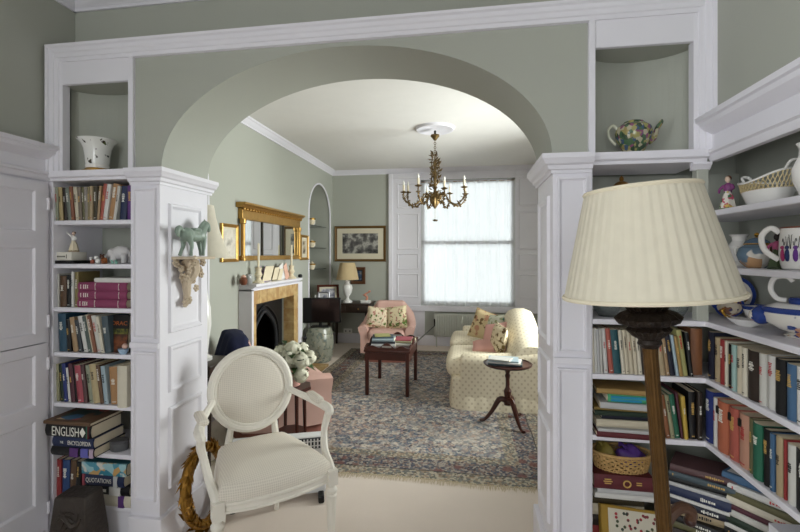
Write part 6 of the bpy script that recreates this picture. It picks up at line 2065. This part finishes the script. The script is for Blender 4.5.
BLP = m_patch('blue_reserve_porcelain', (96, 120, 140), [(222, 220, 214), (190, 150, 110), (220, 216, 208), (110, 80, 60)], 26, .5)
tb = thing('lidded_pot', 'blue and white porcelain pot with gilt knob on the middle side-wall shelf', 'pot', (CXX - .01, side(757, .075), zB2), math.radians(-60))
MB().lathe([(.028, 0), (.034, .004), (.05, .02), (.058, .045), (.052, .068), (.036, .08), (.034, .084)], 28).build('body', BLP, tb)
MB().lathe([(.038, .083), (.034, .092), (.018, .102), (.008, .106)], 24).build('lid', mat('slate_blue_glaze', (86, 112, 136), .2), tb)
MB().lathe([(.006, .104), (.004, .108), (.009, .114), (.007, .12), (0, .124)], 12).build('knob', GOLDP, tb)
MB().tube([(.037 * math.cos(a), .037 * math.sin(a), .083) for a in [2 * PI * i / 28 for i in range(28)]], .0025, 6, closed=True).build('gilt_band', GOLDP, tb)
for s_ in (-1, 1): MB().tube(smooth_path([(s_ * .05, 0, .065), (s_ * .068, 0, .072), (s_ * .07, 0, .05), (s_ * .055, 0, .036)], 4), .005, 6).build('handle', PORC, tb)
fg2 = figure('little dark figure with pink flowers between blue pot and white jug', (CXX - .03, side(777, .055), zB2), .115, (mat('foliage_glaze', (70, 84, 56), .35), mat('magenta_glaze', (170, 80, 120), .35), mat('dark_glaze', (46, 36, 34), .35), mat('dark_green_glaze', (60, 72, 52), .35), mat('dark_glaze', (46, 36, 34), .35)), False, math.radians(-70))
jg = thing('lettered_jug', 'large white jug with scripted lettering and blue figures on the middle shelf', 'jug', (CXX + .01, side(806, .095), zB2), math.radians(55))
MB().lathe([(.05, 0), (.056, .004), (.06, .02), (.064, .05), (.062, .1), (.058, .125), (.06, .13), (.056, .13), (.054, .1), (0, .09)], 36).build('body', PORC, jg)
MB().tube([(.0605 * math.cos(a), .0605 * math.sin(a), .129) for a in [2 * PI * i / 32 for i in range(32)]], .0025, 5, closed=True).build('rim_band', mat('rim_russet', (120, 66, 50), .3), jg)
MB().tube(smooth_path([(0, .06, .115), (0, .082, .13), (0, .104, .105), (0, .096, .06), (0, .062, .03)], 5), .0085, 8).build('handle', PORC, jg)
sc_ = MB()
rr = random.Random(6)
for i in range(7):
    a0 = PI - .95 + i * .17
    pts = [(.0645 * math.cos(a0 + t * .14), .0645 * math.sin(a0 + t * .14), .085 + .012 * math.sin(t * 6.3 + i) * (1 + (i % 3) * .5)) for t in [k / 6 for k in range(7)]]
    sc_.tube(pts, .0008, 4)
sc_.build('script', INK_K, jg, kind='stuff')
for i, (c_, a) in enumerate(((BC['navy'], PI - .7), (BC['magenta'], PI - .95), (BC['purple'], PI - .35), (BC['navy'], PI - .1))):
    MB().ball((.063 * math.cos(a), .063 * math.sin(a), .045), (.007, .007, .02), 8, 6).ball((.064 * math.cos(a), .064 * math.sin(a), .068), .006, 7, 5).build('painted_figure', mat('painted_%d' % i, c_, .3), jg)

# C shelf: plates, bowl, boat-shaped dish, tureen
BRIM = mat('cobalt_glaze', (40, 62, 130), .2)
FLP = m_patch('flower_porcelain', (222, 216, 206), [(190, 120, 110), (110, 120, 80), (60, 80, 140), (180, 140, 100)], 50, .58)
def plate(label, loc, r, tilt, rz, m, rimc):
    o = thing('plate', label, 'plate', loc)
    o.matrix_world = Matrix.Translation(loc) @ Matrix.Rotation(rz, 4, 'Z') @ Matrix.Rotation(tilt, 4, 'Y') @ Matrix.Translation((0, 0, 0))
    T = Matrix.Translation((0, 0, r)) @ Matrix.Rotation(-PI / 2, 4, 'Y')
    MB().lathe([(0, .004), (r * .6, .004), (r * .68, .01), (r * .98, .02), (r, .02), (r * .98, .016), (r * .68, .005), (r * .6, 0), (0, 0)], 40, M=T).build('dish', m, o)
    MB().lathe([(r * .84, .0155), (r, .0212), (r * 1.003, .02), (r, .019)], 40, M=T, ringed=True).build('rim', rimc, o)
    return o
plate('flowered plate with blue rim propped on the china shelf beneath the blue pot', (P(731, Y=2.06).x, 2.06, zC), .085, math.radians(14), math.radians(48), FLP, BRIM)
plate('small brown decorated saucer with blue rim propped before the larger plate', (P(729, Y=1.95).x, 1.95, zC), .05, math.radians(24), math.radians(52), m_patch('imari_porcelain', (196, 184, 164), [(150, 90, 60), (120, 80, 60), (70, 60, 90), (200, 170, 110)], 45, .42), BRIM)
lathe_thing('bowl', 'white bowl with cobalt blue rim between saucer and tureen', 'bowl', (1.09, side(764, .17), zC), [('bowl', PORC, [(.03, 0), (.032, .006), (.055, .03), (.066, .066), (.062, .066), (.05, .03), (0, .012)]), ('rim', BRIM, [(.064, .056), (.0675, .067), (.066, .069), (.061, .067)])], seg=32)
sd_ = thing('leaf_dish', 'white boat-shaped dish with gilt tip in front of the cobalt bowl', 'dish', (1.0, side(742, .07), zC), math.radians(-70))
MB().lathe([(.02, 0), (.024, .004), (.04, .018), (.046, .026), (.043, .026), (0, .008)], 28, sx=1.5, sy=.8).build('bowl', PORC, sd_)
MB().tube(smooth_path([(-.06, 0, .022), (-.08, 0, .03), (-.09, 0, .045), (-.08, 0, .05)], 4), lerps([.007, .005, .004, .003], 4), 6).build('handle', GOLDP, sd_)
tu = thing('blue_tureen', 'cobalt blue and white flowered tureen with scroll handle on the china shelf', 'tureen', (1.05, side(808, .13), zC), math.radians(140))
TUR = m_patch('tureen_porcelain', (222, 218, 210), [(40, 62, 130), (200, 150, 120), (60, 80, 140), (150, 110, 70)], 44, .58)
MB().lathe([(.04, 0), (.044, .006), (.03, .014), (.05, .022), (.078, .045), (.086, .07), (.082, .08)], 36, sx=1.35).build('body', TUR, tu)
MB().lathe([(.083, .076), (.088, .084), (.083, .092), (.078, .094)], 36, sx=1.35, ringed=True).build('rim', BRIM, tu)
MB().lathe([(.08, .092), (.06, .104), (.056, .106)], 36, sx=1.35).build('lid', PORC, tu)
MB().lathe([(.045, .105), (.048, .12), (.042, .126), (.02, .128)], 28).build('cover_ring', BRIM, tu)
MB().tube(smooth_path([(.05, 0, .115), (.075, 0, .12), (.09, 0, .15), (.08, 0, .185), (.05, 0, .19), (.035, 0, .175)], 5), lerps([.008, .008, .008, .008, .007, .006], 5), 8).build('handle', PORC, tu)
MB().ball((.112, 0, .062), (.03, .05, .032), 12, 8).build('scroll_end', BRIM, tu)
MB().ball((.128, 0, .06), (.02, .036, .022), 12, 8).build('shell_ornament', FLP, tu)
# glassware under the shade and the brass lidded pot on the shelf behind it
GL2 = mat('crystal', (196, 204, 202), .06, spec=.8, trans=.85)
for u_, k_, lab in ((607, 1.0, 'cut glass bowl on the shelf behind the lamp, by the arch pier'), (674, .9, 'cut glass bowl on the shelf behind the lamp, near the corner post')):
    lathe_thing('glass_bowl', lab, 'bowl', (P(u_, Y=1.96).x, 1.96, zC), [('bowl', GL2, [(.03 * k_, 0), (.034 * k_, .004), (.05 * k_, .025), (.06 * k_, .05), (.056 * k_, .05), (.045 * k_, .025), (0, .008)]), ('foot', GL2, [(.034 * k_, 0), (.036 * k_, .003), (.03 * k_, .005)])], 'cut glass bowls', 28)
bp = P(621.5, Y=1.95)
lathe_thing('brass_pot', 'domed brass pot with knob on the shelf behind the pleated lampshade', 'pot', (bp.x, 1.95, zA), [('body', BRASS, [(.02, 0), (.024, .005), (.03, .04), (.032, .075), (.03, .082)]), ('lid', BRASS, [(.033, .082), (.03, .1), (.018, .113), (.008, .118)]), ('knob', BRASS, [(.004, .116), (.008, .124), (.006, .132), (0, .138)])], seg=28).scale = (1.22, 1.22, 1.18)

# ------------------------------------------------------------------ wicker basket with wrapped sachets on the big red book
bs = thing('wicker_basket', 'shallow wicker basket standing on the big red book', 'basket', (P(622, Y=YSP + .06).x, YSP + .075, ZBASK + .0006), -.02)
WK = mat('wicker', (186, 150, 96), .7, noise=.25, scale=60, bump=.3, bscale=150)
wk = MB()
def bell(a, z): 
    k = .86 + .14 * (z / .07)
    return (.118 * k * math.cos(a), .072 * k * math.sin(a), z)
for j in range(7):
    z = .004 + j * .009
    wk.tube([bell(2 * PI * i / 40, z + .0025 * math.cos(20 * 2 * PI * i / 40 + j * PI)) for i in range(40)], .0034, 5, closed=True)
for i in range(40):
    a = 2 * PI * i / 40
    wk.tube([bell(a, .0), bell(a + .12, .035), bell(a, .066)], .003, 5)
wk.build('weave', WK, bs, kind='stuff')
MB().tube([bell(2 * PI * i / 40, .069) for i in range(40)], .006, 8, closed=True).build('rim', WK, bs)
MB().lathe([(0, 0), (.1, 0), (.1, .004), (0, .004)], 30, sy=.62).build('floor', WK, bs)
pz_ = (P(622, Y=YSP + .06).x, YSP + .075, ZBASK + .005)
def sachet(label, loc, sz, m, seed):
    o = thing('sachet', label, 'sachet', loc)
    r_ = random.Random(seed)
    mb = MB().ball((0, 0, sz[2]), sz, 22, 14)
    ph_ = [r_.uniform(0, 6) for _ in range(5)]
    mb.v = [Vector((p.x * (1 + .1 * math.sin(p.z * 90 + ph_[0]) * math.sin(p.y * 80 + ph_[1])), p.y * (1 + .12 * math.sin(p.x * 110 + ph_[2])), p.z * (1 + .1 * math.sin(p.x * 100 + p.y * 70 + ph_[3])))) for p in mb.v]
    mb.build('pouch', m, o, smooth=50)
    MB().tube(smooth_path([(-sz[0] * .2, 0, sz[2] * 1.7), (-sz[0] * .5, 0, sz[2] * 2.1), (-sz[0] * .75, 0, sz[2] * 2.2)], 3), lerps([.008, .005, .014], 3), 8).build('gathered_neck', m, o)
    return o
sachet('olive gold wrapped sachet in the wicker basket', (pz_[0] - .062, pz_[1], pz_[2]), (.042, .045, .045), mat('olive_foil', (126, 112, 50), .35, noise=.3, scale=40), 1)
sachet('purple gauze sachet in the wicker basket', (pz_[0] + .038, pz_[1], pz_[2]), (.058, .045, .043), mat('purple_gauze', (86, 56, 130), .45, noise=.3, scale=40), 2)
